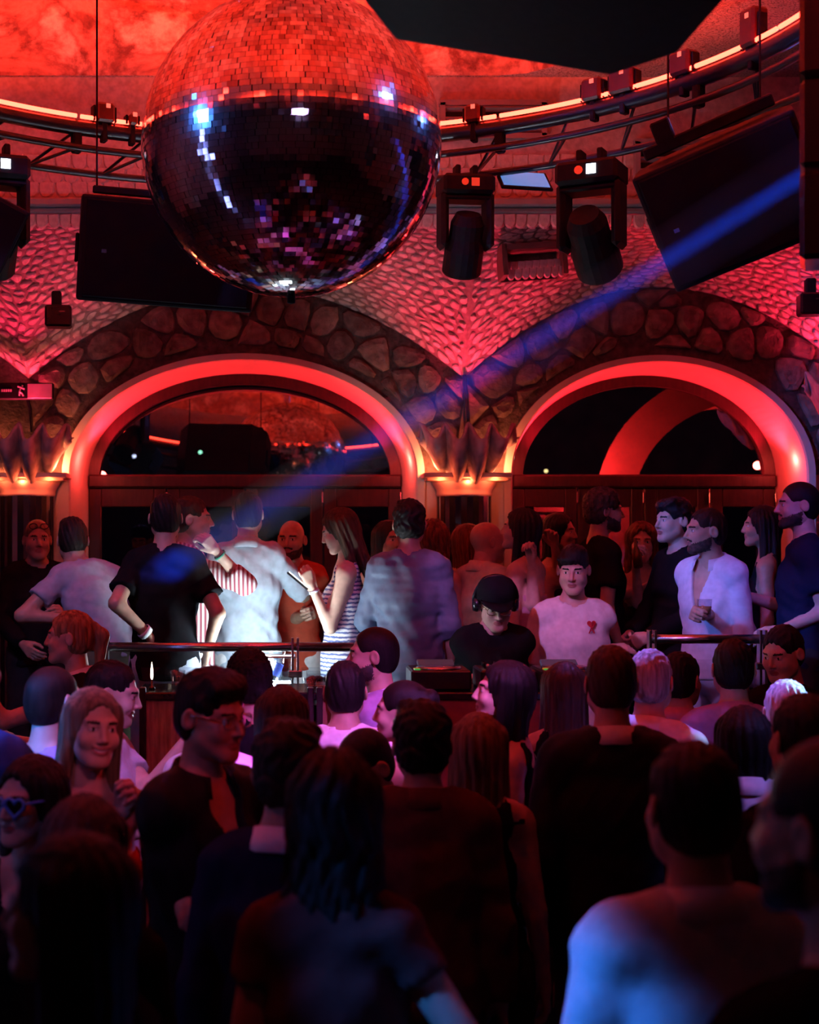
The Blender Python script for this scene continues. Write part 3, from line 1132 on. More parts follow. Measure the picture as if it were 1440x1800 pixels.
# vertical column array at the right edge, nearer
e = empty('line_array', P(1455, 150, 4.6))
tag(e, 'tall dark blue lit column of speakers at the right edge above the ring', 'speaker', 'black speaker cabinets')
for k in range(4):
    MB().box((0.02, 0, .42 - .28 * k), (.20, .24, .27), Rz(-20), bev=.015).obj('cabinet', M_BLACKG, e)
MB().tube([(-.02, -.16, -.58), (-.02, -.16, .62)], .018, 8).obj('pole', M_TRUSS, e)
MB().tube([(0, 0, .5), (0, 0, .95)], .02, 6).obj('hanging_rod', M_BLACK, e)


# ------------------------------------------------------------------ moving heads
def moving_head(label, top, s, yaw, tilt, lens_col, show='red', parent_up=None):
    e = empty('moving_head_light', top, (0, 0, math.radians(yaw)))
    tag(e, label, 'stage light', 'moving head lights under the ring')
    b_ = MB().box((0, 0, -.055 * s), (.30 * s, .22 * s, .11 * s), bev=.018 * s).obj('base', M_BLACK, e)
    MB().box((.03 * s, -.113 * s, -.05 * s), (.045 * s, .005, .045 * s)).obj('display', emit_mat('display_' + show, (1, .06, .03) if show == 'red' else (.75, .8, 1.0), .55 if show == 'red' else 6), b_)
    MB().lathe([(0, 0), (.02 * s, 0), (.02 * s, .006), (0, .008)], (-.03 * s, -.11 * s, -.05 * s), 10, axis=(0, -1, 0)).obj('knob', emit_mat('knob_red', (1, .05, .02), .6), b_)
    for sx in (-1, 1):
        MB().box((sx * .05 * s, 0, .03 * s), (.03 * s, .08 * s, .07 * s), bev=.006).obj('hook_clamp', M_BLACK, e)
        MB().box((sx * .132 * s, 0, -.25 * s), (.045 * s, .15 * s, .32 * s), bev=.02 * s).obj('yoke_arm', M_BLACK, e)
    MB().box((0, 0, -.125 * s), (.29 * s, .15 * s, .03 * s), bev=.01).obj('yoke_bridge', M_BLACK, e)
    hd = Matrix.Rotation(math.radians(tilt), 3, 'X')
    c = Vector((0, 0, -.36 * s))
    prof = [(0, -.20), (.10, -.20), (.112, -.185), (.112, -.05), (.095, .02), (.095, .10), (.07, .155), (0, .16)]
    h_ = MB()
    tmp = MB().lathe([(r * s, z * s) for r, z in prof], (0, 0, 0), 20)
    h_.add([hd @ Vector(v) + c for v in tmp.v], tmp.f)
    ho = h_.obj('lamp_head', M_BLACK, e, smooth=False)
    tmp = MB().lathe([(0, -.196 * s), (.085 * s, -.199 * s), (.09 * s, -.204 * s)], (0, 0, 0), 20)
    MB().add([hd @ Vector(v) + c for v in tmp.v], tmp.f).obj('lens', lens_col, ho, smooth=True)
    return e


M_LENS = mat('dark_lens', (.02, .05, .10), .06, .2)
moving_head('black moving head light hanging straight down, right beside the mirror ball', P(818, 312, 7.75), .92, 8, 28, M_LENS, 'red')
moving_head('larger black moving head light with a white display, its head turned right', P(1040, 288, 7.0), 1.0, -28, 52, M_LENS, 'white')
mh = moving_head('black moving head light at the left edge with a bright white display', P(-8, 278, 7.0), 1.0, 20, 40, M_LENS, 'white')


def par_can(label, p, s, yaw):
    e = empty('par_light', p, (0, 0, math.radians(yaw)))
    tag(e, label, 'stage light', 'small wall spotlights')
    MB().box((0, 0, -.05 * s), (.135 * s, .12 * s, .11 * s), bev=.012).obj('housing', M_BLACKG, e)
    MB().box((-.01 * s, 0, .04 * s), (.05 * s, .06 * s, .08 * s), bev=.008).obj('bracket', M_BLACK, e)
    MB().lathe([(0, 0), (.045 * s, .0), (.05 * s, -.01)], (0, .062 * s, -.05 * s), 14, axis=(0, 1, 0)).obj('lens', M_LENS, e)
    MB().box((.02 * s, -.062 * s, -.03 * s), (.03 * s, .004, .006)).obj('badge', M_STEEL, e)
    return e


par_can('small black spotlight below the left wide speaker cabinet', P(103, 540, 8.7), 1.15, 6)
par_can('small black spotlight at the right edge below the large tilted speaker', P(1428, 518, 8.9), 1.2, -8)
# flat LED panel, tilted
e = empty('led_panel', P(921, 318, 7.9))
e.rotation_euler = (Rz(6) @ Ry(2) @ Rx(-52)).to_euler()
tag(e, 'flat pale blue light panel in a thin black frame between the two moving heads', 'light panel')
MB().box((0, 0, 0), (.28, .018, .20), bev=.004).obj('frame', M_BLACK, e)
MB().box((0, -.010, 0), (.25, .004, .17)).obj('diffuser', emit_mat('panel_blue', (.12, .30, .75), .75), e)
MB().tube([(0, .02, .05), (0, .05, .26)], .012, 6).obj('bracket', M_BLACK, e)

# exit sign
e = empty('exit_sign', P(34, 688, 9.45))
tag(e, 'dark exit sign with running figure and a pale lit panel on the stone', 'sign')
MB().box((0, 0, 0), (.44, .05, .105), bev=.006).obj('box', M_BLACK, e)
MB().box((.135, -.027, .0), (.155, .006, .092), bev=.002).obj('pale_panel', mat('sign_panel', (.62, .55, .52), .5), e)
MB().box((-.19, -.027, .0), (.06, .006, .092), bev=.002).obj('pale_panel', MATS['sign_panel'], e)
SW = mat('sign_white', (.75, .75, .72), .5)
mb = MB()
fg = [((.012, .030), (.018, .036)), ((.008, .026), (-.004, .0)), ((-.004, .0), (.012, -.014)), ((.012, -.014), (.02, -.032)), ((-.004, .0), (-.006, -.03)), ((.006, .02), (.028, .012)), ((.006, .02), (-.016, .028))]
for a_, b_ in fg:
    mb.tube([(a_[0] + .01, -.029, a_[1]), (b_[0] + .01, -.029, b_[1])], .0055, 5)
mb.obj('running_figure', SW, e)
for k in range(5):
    MB().box((-.105 + k * .014, -.027, .003), (.010, .004, .016)).obj('letter', SW, e)

# ------------------------------------------------------------------ hazy beam of blue light
d = BEAM_B - BEAM_A
L_ = d.length
mb = MB().lathe([(.03, .02), (.13, .4), (.14, L_ + .35), (.0, L_ + .36)], BEAM_A, 20, axis=d)
tmp = mb.obj('haze', None)
m = bpy.data.materials.new('haze')
m.use_nodes = True
nt = m.node_tree
nt.nodes.clear()
out = nt.nodes.new('ShaderNodeOutputMaterial')
vsn = nt.nodes.new('ShaderNodeVolumeScatter')
vsn.inputs['Color'].default_value = (1, 1, 1, 1)
vsn.inputs['Density'].default_value = 0.14
vsn.inputs['Anisotropy'].default_value = 0.2
nt.links.new(vsn.outputs[0], out.inputs['Volume'])
tmp.data.materials.append(m)
tag(tmp, 'thin haze lit by the slanting blue beam', 'haze', kind='stuff')
# its lamp, out of frame at the right
e = empty('beam_light', BEAM_A)
tag(e, 'narrow beam projector at the right beyond the picture edge', 'stage light')
dn = d.normalized()
MB().lathe([(0, -.34), (.07, -.34), (.085, -.30), (.085, -.03), (.06, -.004)], (0, 0, 0), 18, axis=dn).obj('housing', M_BLACK, e)
MB().tube([-dn * .18, -dn * .18 + Vector((0, 0, .95))], .015, 6).obj('bracket', M_BLACK, e)

# ------------------------------------------------------------------ railing
RAILZ = 1.682


def railing(label, x0, x1, Y, z, posts, zf):
    e = empty('railing', ((x0 + x1) / 2, Y, zf))
    tag(e, label, 'railing', 'steel railings of the stage')
    o_ = Vector(((x0 + x1) / 2, Y, zf))
    MB().tube([Vector((x0, Y, z)) - o_, Vector((x1, Y, z)) - o_], .023, 12).obj('handrail', M_STEEL, e, smooth=True)
    for px_ in posts:
        for s in (-1, 1):
            MB().box(Vector((px_ + s * .013, Y, (z + zf) / 2 + .02)) - o_, (.012, .05, z - zf + .05), bev=.002).obj('post', M_STEEL, e)
        for zz in (z - .13, z - .55):
            MB().box(Vector((px_, Y - .01, zz)) - o_, (.07, .035, .035), bev=.005).obj('clamp', M_STEEL, e)
    xs = [x0 + .04] + list(posts) + [x1 - .04]
    for a_, b_ in zip(xs, xs[1:]):
        if b_ - a_ > .2:
            MB().box(Vector(((a_ + b_) / 2, Y, (z - .1 + zf) / 2)) - o_, (b_ - a_ - .06, .010, z - .1 - zf)).obj('pane', M_CLEAR, e)
    return e


railing('steel handrail with glass panes in front of the people at the left of the stage', P(150, 0, 7.2).x, P(640, 0, 7.2).x, 7.2, RAILZ, [P(185, 0, 7.2).x, P(519, 0, 7.2).x], .65)
railing('short steel handrail left of the person in the black cap', P(755, 0, 7.95).x, P(814, 0, 7.95).x, 7.95, 1.68, [P(812, 0, 7.95).x], .65)
railing('steel handrail in front of the people at the right of the stage', P(1140, 0, 7.2).x, P(1345, 0, 7.2).x, 7.2, 1.72, [P(1146, 0, 7.2).x, P(1340, 0, 7.2).x], .65)
railing('handrail end glowing red at the right edge', P(1405, 0, 8.0).x, P(1520, 0, 8.0).x, 8.0, 1.68, [P(1500, 0, 8.0).x], .65)

# ------------------------------------------------------------------ booth counter
CYF, CYB, CTZ = 6.55, 6.95, 1.525
cx0, cx1 = P(243, 0, CYF).x, P(1020, 0, CYF).x
e = empty('booth_counter', ((cx0 + cx1) / 2, (CYF + CYB) / 2, 0))
tag(e, 'long booth counter with dark top and framed front panels before the stage', 'counter')
ox = (cx0 + cx1) / 2
W_ = cx1 - cx0
MB().box((0, .02, CTZ / 2 - .03), (W_ - .04, CYB - CYF - .06, CTZ - .06)).obj('body', M_WOOD, e)
MB().box((0, 0, CTZ - .015), (W_ + .03, CYB - CYF + .02, .035), bev=.006).obj('top', M_BLACKG, e)
M_WASH = mat('whitewashed_wood', (.50, .49, .46), .7, var=.35, scale=10, stretch=(5, 1, .7), bstr=.2)
M_REDP = mat('red_brown_panel', (.30, .10, .06), .5, var=.1)
npan = 5
for k in range(npan):
    xa = -W_ / 2 + W_ * (k + .5) / npan
    MB().box((xa, -(CYB - CYF) / 2 + .012, .82), (W_ / npan - .07, .02, 1.38)).obj('panel', M_WASH if k == 0 else M_REDP, e)
    for s in (-1, 1):
        MB().box((xa + s * (W_ / npan / 2 - .02), -(CYB - CYF) / 2 + .002, .82), (.028, .04, 1.46), bev=.004).obj('frame_strip', M_WOOD, e)

# things standing on the counter
ZT = CTZ + .0025


def on_counter(px, Y=6.72):
    return Vector(((px - VX) / F_PX * Y, Y, ZT))


e = empty('candle', on_counter(267, 6.67))
tag(e, 'thin lit candle with a bright flame on the left end of the counter', 'candle')
MB().lathe([(0, 0), (.014, 0), (.014, .012), (.006, .016), (.005, .045), (0, .047)], (0, 0, 0), 12).obj('holder', M_BLACKG, e, smooth=True)
MB().lathe([(0, .045), (.004, .05), (.0065, .07), (.004, .10), (0, .125)], (0, 0, 0), 10).obj('flame', emit_mat('flame', (1, .8, .62), 16), e, smooth=True)


def tumbler(label, loc, r=.034, h=.085, fill=None, group='drinking glasses'):
    e = empty('drinking_glass', loc)
    tag(e, label, 'glass', group)
    MB().lathe([(0, .002), (r * .82, .002), (r * .86, .006), (r, h), (r - .003, h), (r * .8, .012), (0, .012)], (0, 0, 0), 18).obj('bowl', M_CLEAR, e, smooth=True)
    if fill:
        MB().lathe([(0, .013), (r * .78, .013), (r * .9, h * .6), (0, h * .6)], (0, 0, 0), 16).obj('drink', fill, e, smooth=True)
    return e


M_DRINK = mat('amber_drink', (.45, .18, .08), .1)
tumbler('small clear tumbler on the counter right of the candle', on_counter(313, 6.69), fill=None)
tumbler('clear tumbler on the counter beside the steel post', on_counter(545, 6.69), .03, .05)
# tall bar table behind the railing with a lit acrylic ice bucket and a bottle
TB = Vector(((470 - VX) / F_PX * 7.45, 7.45, .65))
e = empty('bar_table', TB)
tag(e, 'small round bar table behind the railing under the glowing bucket', 'table')
TH = .80
MB().lathe([(0, TH - .03), (.18, TH - .03), (.19, TH - .02), (.19, TH), (0, TH)], (0, 0, 0), 28).obj('table_top', M_WOOD, e)
MB().tube([(0, 0, .02), (0, 0, TH - .03)], .025, 10).obj('leg', M_BLACK, e)
MB().lathe([(0, .0), (.17, .0), (.17, .012), (.03, .03), (0, .03)], (0, 0, 0), 20).obj('base', M_BLACK, e)
TT = TB + Vector((0, 0, TH + .001))
point('bucket_lamp', TT + Vector((-.01, .02, .13)), (0.74, 0.90, 1.0), 28, .05)
e = empty('ice_bucket', TT)
tag(e, 'glowing white acrylic bucket on the bar table behind the railing', 'bucket')
MB().box((0, 0, .012), (.24, .14, .024), bev=.006).obj('base_light', emit_mat('bucket_light', (.85, .95, 1.0), 40), e)
for sx, sy, dx, dy in ((0, -.075, .27, .006), (0, .075, .27, .006), (-.132, 0, .006, .144), (.132, 0, .006, .144)):
    MB().box((sx, sy, .085), (dx, dy, .16), bev=.002).obj('acrylic_wall', M_CLEAR, e)
MB().tube([(-.14, -.08, .166), (.14, -.08, .166), (.14, .08, .166), (-.14, .08, .166)], .006, 6, closed=True).obj('rim', M_STEEL, e)
e = empty('bottle', TT + Vector((.04, -.01, .026)))
tag(e, 'slanting bottle with a blue label inside the glowing bucket', 'bottle')
e.rotation_euler = (0, math.radians(22), 0)
MB().lathe([(0, 0), (.022, 0), (.024, .01), (.024, .10), (.01, .135), (.009, .17), (0, .172)], (-.02, 0, .01), 16).obj('bottle_body', M_CLEAR, e, smooth=True)
MB().lathe([(.0245, .03), (.0245, .095)], (-.02, 0, .01), 16).obj('label_band', mat('blue_label', (.02, .05, .35), .5), e, smooth=True)
# crate with glassware
e = empty('glass_tray', on_counter(585, 6.82))
tag(e, 'low clear tray of ice on the counter right of the steel post', 'tray')
MB().box((0, 0, .006), (.24, .16, .012), bev=.003).obj('base', M_STEEL, e)
for sx, sy, dx, dy in ((0, -.08, .24, .004), (0, .08, .24, .004), (-.12, 0, .004, .156), (.12, 0, .004, .156)):
    MB().box((sx, sy, .035), (dx, dy, .06)).obj('acrylic_wall', M_CLEAR, e)
for i in range(12):
    MB().box((-.1 + .04 * (i % 6) + random.uniform(-.004, .004), -.035 + .07 * (i // 6), .03), (.03, .03, .03), Rz(random.uniform(0, 40)), bev=.005).obj('ice_cube', M_CLEAR, e)

# DJ gear
M_GEAR = mat('gear_black', (.018, .018, .02), .35, var=.1)


def player(label, px, Y, w_=.30, mixer=False):
    e = empty('mixer' if mixer else 'media_player', on_counter(px, Y))
    tag(e, label, 'dj gear', 'dj gear on the counter')
    MB().box((0, 0, .045), (w_, .30, .09), bev=.008).obj('body', M_GEAR, e)
    if mixer:
        for i in range(4):
            for j in range(4):
                MB().lathe([(0, .112), (.009, .11), (.010, .09), (.0, .089)], (-w_ / 2 + .045 + i * .055, -.05 + j * .05, 0), 8).obj('knob', M_STEEL if j == 0 else M_BLACK, e, smooth=True)
            MB().box((-w_ / 2 + .045 + i * .055, -.105, .097), (.014, .02, .016), bev=.003).obj('fader', M_STEEL, e)
    else:
        MB().lathe([(0, .10), (.10, .10), (.104, .094), (.104, .089), (0, .089)], (0, -.03, 0), 28).obj('jog_wheel', M_STEEL, e, smooth=True)
        MB().box((0, .105, .098), (.17, .07, .02), Rx(20), bev=.004).obj('screen', emit_mat('gear_screen', (.10, .14, .25), .12), e)
        for i in range(2):
            MB().lathe([(0, .097), (.014, .096), (.014, .089), (0, .088)], (-w_ / 2 + .03, -.12 + .04 * i, 0), 10).obj('button', emit_mat('gear_button_%d' % i, [(.1, 1, .2), (1, .5, .05)][i], .25), e)
    return e


player('black media player with silver jog wheel at the left of the booth', 770, 6.77, .27)
player('black mixer with rows of knobs in front of the person in the cap', 886, 6.77, .25, True)
player('black media player at the right of the booth under the white tee', 990, 6.77, .25)
# ------------------------------------------------------------------ people: implicit surfaces turned into meshes
def smin(a, b, k):
    if k <= 0:
        return np.minimum(a, b)
    h = np.clip(.5 + .5 * (b - a) / k, 0, 1)
    return b + (a - b) * h - k * h * (1 - h)


def smax(a, b, k):
    return -smin(-a, -b, k)


def s_ell(X, Y, Z, c, r):
    qx, qy, qz = (X - c[0]) / r[0], (Y - c[1]) / r[1], (Z - c[2]) / r[2]
    k0 = np.sqrt(qx * qx + qy * qy + qz * qz)
    k1 = np.sqrt((qx / r[0]) ** 2 + (qy / r[1]) ** 2 + (qz / r[2]) ** 2) + 1e-6
    return k0 * (k0 - 1) / k1


def s_cap(X, Y, Z, a, b, ra, rb):
    bx, by, bz = b[0] - a[0], b[1] - a[1], b[2] - a[2]
    l2 = bx * bx + by * by + bz * bz + 1e-12
    px, py, pz = X - a[0], Y - a[1], Z - a[2]
    t = np.clip((px * bx + py * by + pz * bz) / l2, 0, 1)
    dx, dy, dz = px - t * bx, py - t * by, pz - t * bz
    return np.sqrt(dx * dx + dy * dy + dz * dz) - (ra + (rb - ra) * t)


def s_ecap(X, Y, Z, a, b, ra, rb, R, Fw):
    """capsule with an elliptic section: (width, depth) radii at both ends"""
    bx, by, bz = b[0] - a[0], b[1] - a[1], b[2] - a[2]
    l2 = bx * bx + by * by + bz * bz + 1e-12
    px, py, pz = X - a[0], Y - a[1], Z - a[2]
    t = np.clip((px * bx + py * by + pz * bz) / l2, 0, 1)
    dx, dy, dz = px - t * bx, py - t * by, pz - t * bz
    rw = ra[0] + (rb[0] - ra[0]) * t
    rd = ra[1] + (rb[1] - ra[1]) * t
    u = dx * R[0] + dy * R[1]
    w_ = dx * Fw[0] + dy * Fw[1]
    q = np.sqrt((u / rw) ** 2 + (w_ / rd) ** 2 + (dz / (.5 * (rw + rd))) ** 2)
    return (q - 1) * np.minimum(rw, rd)


def surface_nets(F, lo, h):
    s = F < 0
    nx, ny, nz = F.shape
    cnt = np.zeros((nx - 1, ny - 1, nz - 1), np.int8)
    cor = [(i, j, k) for i in (0, 1) for j in (0, 1) for k in (0, 1)]
    sl = lambda i, j, k: (slice(i, nx - 1 + i), slice(j, ny - 1 + j), slice(k, nz - 1 + k))
    for c in cor:
        cnt += s[sl(*c)]
    act = (cnt > 0) & (cnt < 8)
    I = np.argwhere(act)
    if len(I) == 0:
        return np.zeros((0, 3)), np.zeros((0, 4), int)
    idx = -np.ones(act.shape, np.int64)
    idx[act] = np.arange(len(I))
    acc = np.zeros((len(I), 3))
    num = np.zeros(len(I))
    val = {c: F[I[:, 0] + c[0], I[:, 1] + c[1], I[:, 2] + c[2]] for c in cor}
    for c in cor:
        for ax in range(3):
            if c[ax]:
                continue
            d = list(c)
            d[ax] = 1
            a, b = val[c], val[tuple(d)]
            m = (a < 0) != (b < 0)
            t = np.where(m, a / np.where(m, a - b, 1), 0)
            p = np.zeros((len(I), 3))
            for q in range(3):
                p[:, q] = c[q]
            p[:, ax] += t
            acc[m] += p[m]
            num[m] += 1
    V = (I + acc / num[:, None]) * h + np.asarray(lo)
    Q = []
    for ax in range(3):
        o1, o2 = (ax + 1) % 3, (ax + 2) % 3
        a = [slice(1, -1)] * 3
        b = [slice(1, -1)] * 3
        a[ax] = slice(0, F.shape[ax] - 1)
        b[ax] = slice(1, F.shape[ax])
        sa, sb = s[tuple(a)], s[tuple(b)]
        for sign in (0, 1):
            m = (sa & ~sb) if sign == 0 else (~sa & sb)
            e = np.argwhere(m)
            if len(e) == 0:
                continue
            e[:, o1] += 1
            e[:, o2] += 1
            q = []
            for d1, d2 in ((-1, -1), (0, -1), (0, 0), (-1, 0)):
                c = e.copy()
                c[:, o1] += d1
                c[:, o2] += d2
                q.append(idx[c[:, 0], c[:, 1], c[:, 2]])
            q = np.stack(q, 1)
            Q.append(q if sign == 0 else q[:, ::-1])
    Q = np.concatenate(Q)
    return V, Q[(Q >= 0).all(1)]


def grid(lo, hi, h):
    ax = [np.arange(lo[i], hi[i] + h, h, dtype=np.float32) for i in range(3)]
    return np.meshgrid(*ax, indexing='ij')


class Field:
    def __init__(s, lo, hi, h):
        s.lo, s.h = np.asarray(lo, float), h
        s.ax = [np.arange(lo[i], hi[i] + h, h, dtype=np.float32) for i in range(3)]
        s.F = np.full([len(a) for a in s.ax], 1.0, np.float32)

    def sub(s, lo, hi):
        r = []
        for i in range(3):
            a = max(0, int((lo[i] - s.lo[i]) / s.h) - 1)
            b = min(len(s.ax[i]), int((hi[i] - s.lo[i]) / s.h) + 3)
            r.append(slice(a, max(a + 1, b)))
        g = np.meshgrid(s.ax[0][r[0]], s.ax[1][r[1]], s.ax[2][r[2]], indexing='ij', sparse=True)
        return tuple(r), g

    def cap(s, a, b, ra, rb, k=.02, cut=None):
        m = max(ra, rb) + k + .01
        r, g = s.sub(np.minimum(a, b) - m, np.maximum(a, b) + m)
        d = s_cap(*g, a, b, ra, rb)
        if cut is not None:
            for p, n in cut:
                d = np.maximum(d, (g[0] - p[0]) * n[0] + (g[1] - p[1]) * n[1] + (g[2] - p[2]) * n[2])
        s.F[r] = smin(s.F[r], d, k)

    def ecap(s, a, b, ra, rb, R, Fw, k=.03):
        m = max(*ra, *rb) + k + .02
        r, g = s.sub(np.minimum(a, b) - m, np.maximum(a, b) + m)
        s.F[r] = smin(s.F[r], s_ecap(*g, a, b, ra, rb, R, Fw), k)

    def ell(s, c, rad, k=.02):
        c = np.asarray(c)
        m = np.asarray(rad) + k + .01
        r, g = s.sub(c - m, c + m)
        s.F[r] = smin(s.F[r], s_ell(*g, c, rad), k)

    def minus_cap(s, a, b, ra, rb, k=.008):
        m = max(ra, rb) + k + .03
        r, g = s.sub(np.minimum(a, b) - m, np.maximum(a, b) + m)
        s.F[r] = smax(s.F[r], -s_cap(*g, a, b, ra, rb), k)

    def half(s, p, n):
        """keep only the side n points away from"""
        g = np.meshgrid(*s.ax, indexing='ij', sparse=True)
        s.F = np.maximum(s.F, ((g[0] - p[0]) * n[0] + (g[1] - p[1]) * n[1] + (g[2] - p[2]) * n[2]).astype(np.float32))

    def wrinkle(s, amp, rng, wl=(.05, .14), n=5):
        g = np.meshgrid(*s.ax, indexing='ij', sparse=True)
        w_ = 0
        for i in range(n):
            d = rng.normal(size=3)
            d /= np.linalg.norm(d)
            d *= 2 * math.pi / rng.uniform(*wl)
            ph = rng.uniform(0, 6.28)
            w_ = w_ + np.sin(g[0] * d[0] + g[1] * d[1] + g[2] * d[2] + ph + 1.5 * np.sin(g[2] * 17 + ph + g[0] * 9))
        s.F = s.F + (amp * w_ / math.sqrt(n)).astype(np.float32)

    def mesh(s):
        F = s.F
        F[0], F[-1], F[:, 0], F[:, -1], F[:, :, 0], F[:, :, -1] = 1, 1, 1, 1, 1, 1
        return surface_nets(F, s.lo, s.h)


def np_mesh(name, V, Q, mats, midx=None):
    me = bpy.data.meshes.new(name)
    n, m = len(V), len(Q)
    me.vertices.add(n)
    me.vertices.foreach_set('co', np.asarray(V, np.float32).ravel())
    me.loops.add(m * 4)
    me.loops.foreach_set('vertex_index', np.asarray(Q, np.int32).ravel())
    me.polygons.add(m)
    me.polygons.foreach_set('loop_start', np.arange(0, m * 4, 4, dtype=np.int32))
    me.polygons.foreach_set('use_smooth', np.ones(m, bool))
    for k in mats:
        me.materials.append(k)
    if midx is not None:
        me.polygons.foreach_set('material_index', np.asarray(midx, np.int32))
    me.update(calc_edges=True)
    return me


# ---- heads (x right, y to the front, z up; crown at +.118, chin at -.118)
def build_head(female, h, smile=False):
    X, Y, Z = grid((-.105, -.125, -.20), (.105, .145, .135), h)
    A = np.abs(X)
    j = .9 if female else 1.0
    d = s_ell(X, Y, Z, (0, -.014, .030), (.073, .096, .088))
    d = smin(d, s_ell(X, Y, Z, (0, .030, -.030), (.061 * j + .003, .066, .082)), .03)
    d = smin(d, s_cap(A, Y, Z, (.046 * j, .012, -.055), (.018, .070, -.096), .024 * j, .019), .03)      # jaw line
    d = smin(d, s_ell(X, Y, Z, (0, .074, -.098), (.021, .020, .019 * j)), .018)                          # chin
    d = smin(d, s_ell(A, Y, Z, (.040, .062, -.028), (.022, .024, .024)), .02)                             # cheekbone
    d = smin(d, s_cap(A, Y, Z, (.012, .086, .026), (.044, .068, .028), .012 if not female else .009, .010), .014)   # brow
    d = smax(d, -s_ell(A, Y, Z, (.031, .104, .006), (.017, .021, .011)), .012)                            # eye socket
    d = smin(d, s_ell(A, Y, Z, (.031, .077, .006), (.0135, .0125, .0105)), .003)                           # eyeball
    d = smin(d, s_cap(A, Y, Z, (.019, .088, .0135), (.043, .080, .012), .0035, .003), .003)               # upper lid
    nl = .112 if not female else .108
    d = smin(d, s_cap(X, Y, Z, (0, .090, .016), (0, nl, -.026), .0075, .0105), .010)                       # nose
    d = smin(d, s_ell(A, Y, Z, (.011, .098, -.031), (.008, .010, .0075)), .006)                            # nostrils
    ZM = Z - (X / .024) ** 2 * .007 if smile else Z
    mw = .031 if smile else .024
    d = smin(d, s_ell(X, Y, ZM, (0, .088, -.055), (mw, .011, .0062)), .005)                               # lips
    d = smin(d, s_ell(X, Y, ZM, (0, .087, -.067 - (.003 if smile else 0)), (mw - .004, .011, .0065)), .005)
    d = smax(d, -s_ell(X, Y, ZM, (0, .102, -.0612), (mw - .002, .008, .0045 if smile else .0022)), .003)
    if smile:
        d = smin(d, s_ell(A, Y, Z, (.040, .066, -.032), (.020, .022, .018)), .015)
    ear = s_ell(A + (Y + .012) * .35, Y - .1 * Z, Z, (.080, -.014, .000), (.0085, .021, .032))
    ear = smax(ear, -s_ell(A + (Y + .012) * .35, Y, Z, (.089, -.010, .002), (.008, .011, .018)), .006)
    d = smin(d, ear, .006)
    d = smin(d, s_cap(X, Y, Z, (0, -.022, -.05), (0, -.040, -.19), .052 * j, .056 * j), .03)
    d = d.astype(np.float32)
    d[0], d[-1], d[:, 0], d[:, -1], d[:, :, 0], d[:, :, -1] = 1, 1, 1, 1, 1, 1
    V, Q = surface_nets(d, (-.105, -.125, -.20), h)
    C = V[Q].mean(1)
    m = np.zeros(len(Q), int)
    a = np.abs(C[:, 0])
    e = ((a - .031) / .0125) ** 2 + ((C[:, 2] - .0045) / .0048) ** 2
    m[(e < 1) & (C[:, 1] > .078)] = 3
    m[(((a - .031) / .0052) ** 2 + ((C[:, 2] - .0055) / .0056) ** 2 < 1) & (C[:, 1] > .08)] = 4
    zm = C[:, 2] - ((C[:, 0] / .024) ** 2 * .007 if smile else 0)
    lp = (C[:, 0] / (.031 if smile else .024)) ** 2 + ((zm + .061) / .0135) ** 2
    m[(lp < 1) & (C[:, 1] > .070)] = 1
    if smile:
        m[((C[:, 0] / .024) ** 2 + ((zm + .0605) / .0048) ** 2 < 1) & (C[:, 1] > .070)] = 3
    zb = .0265 - .10 * (a - .03) ** 2 * 8
    m[(np.abs(C[:, 2] - zb) < .0042) & (a > .013) & (a < .049) & (C[:, 1] > .05)] = 2
    return V, Q, m


HEADS = {}


def head(female, h, smile=False):
    k = (female, h, smile)
    if k not in HEADS:
        HEADS[k] = build_head(female, h, smile)
    return HEADS[k]


# ---- hair in the head frame
HAIR = {}


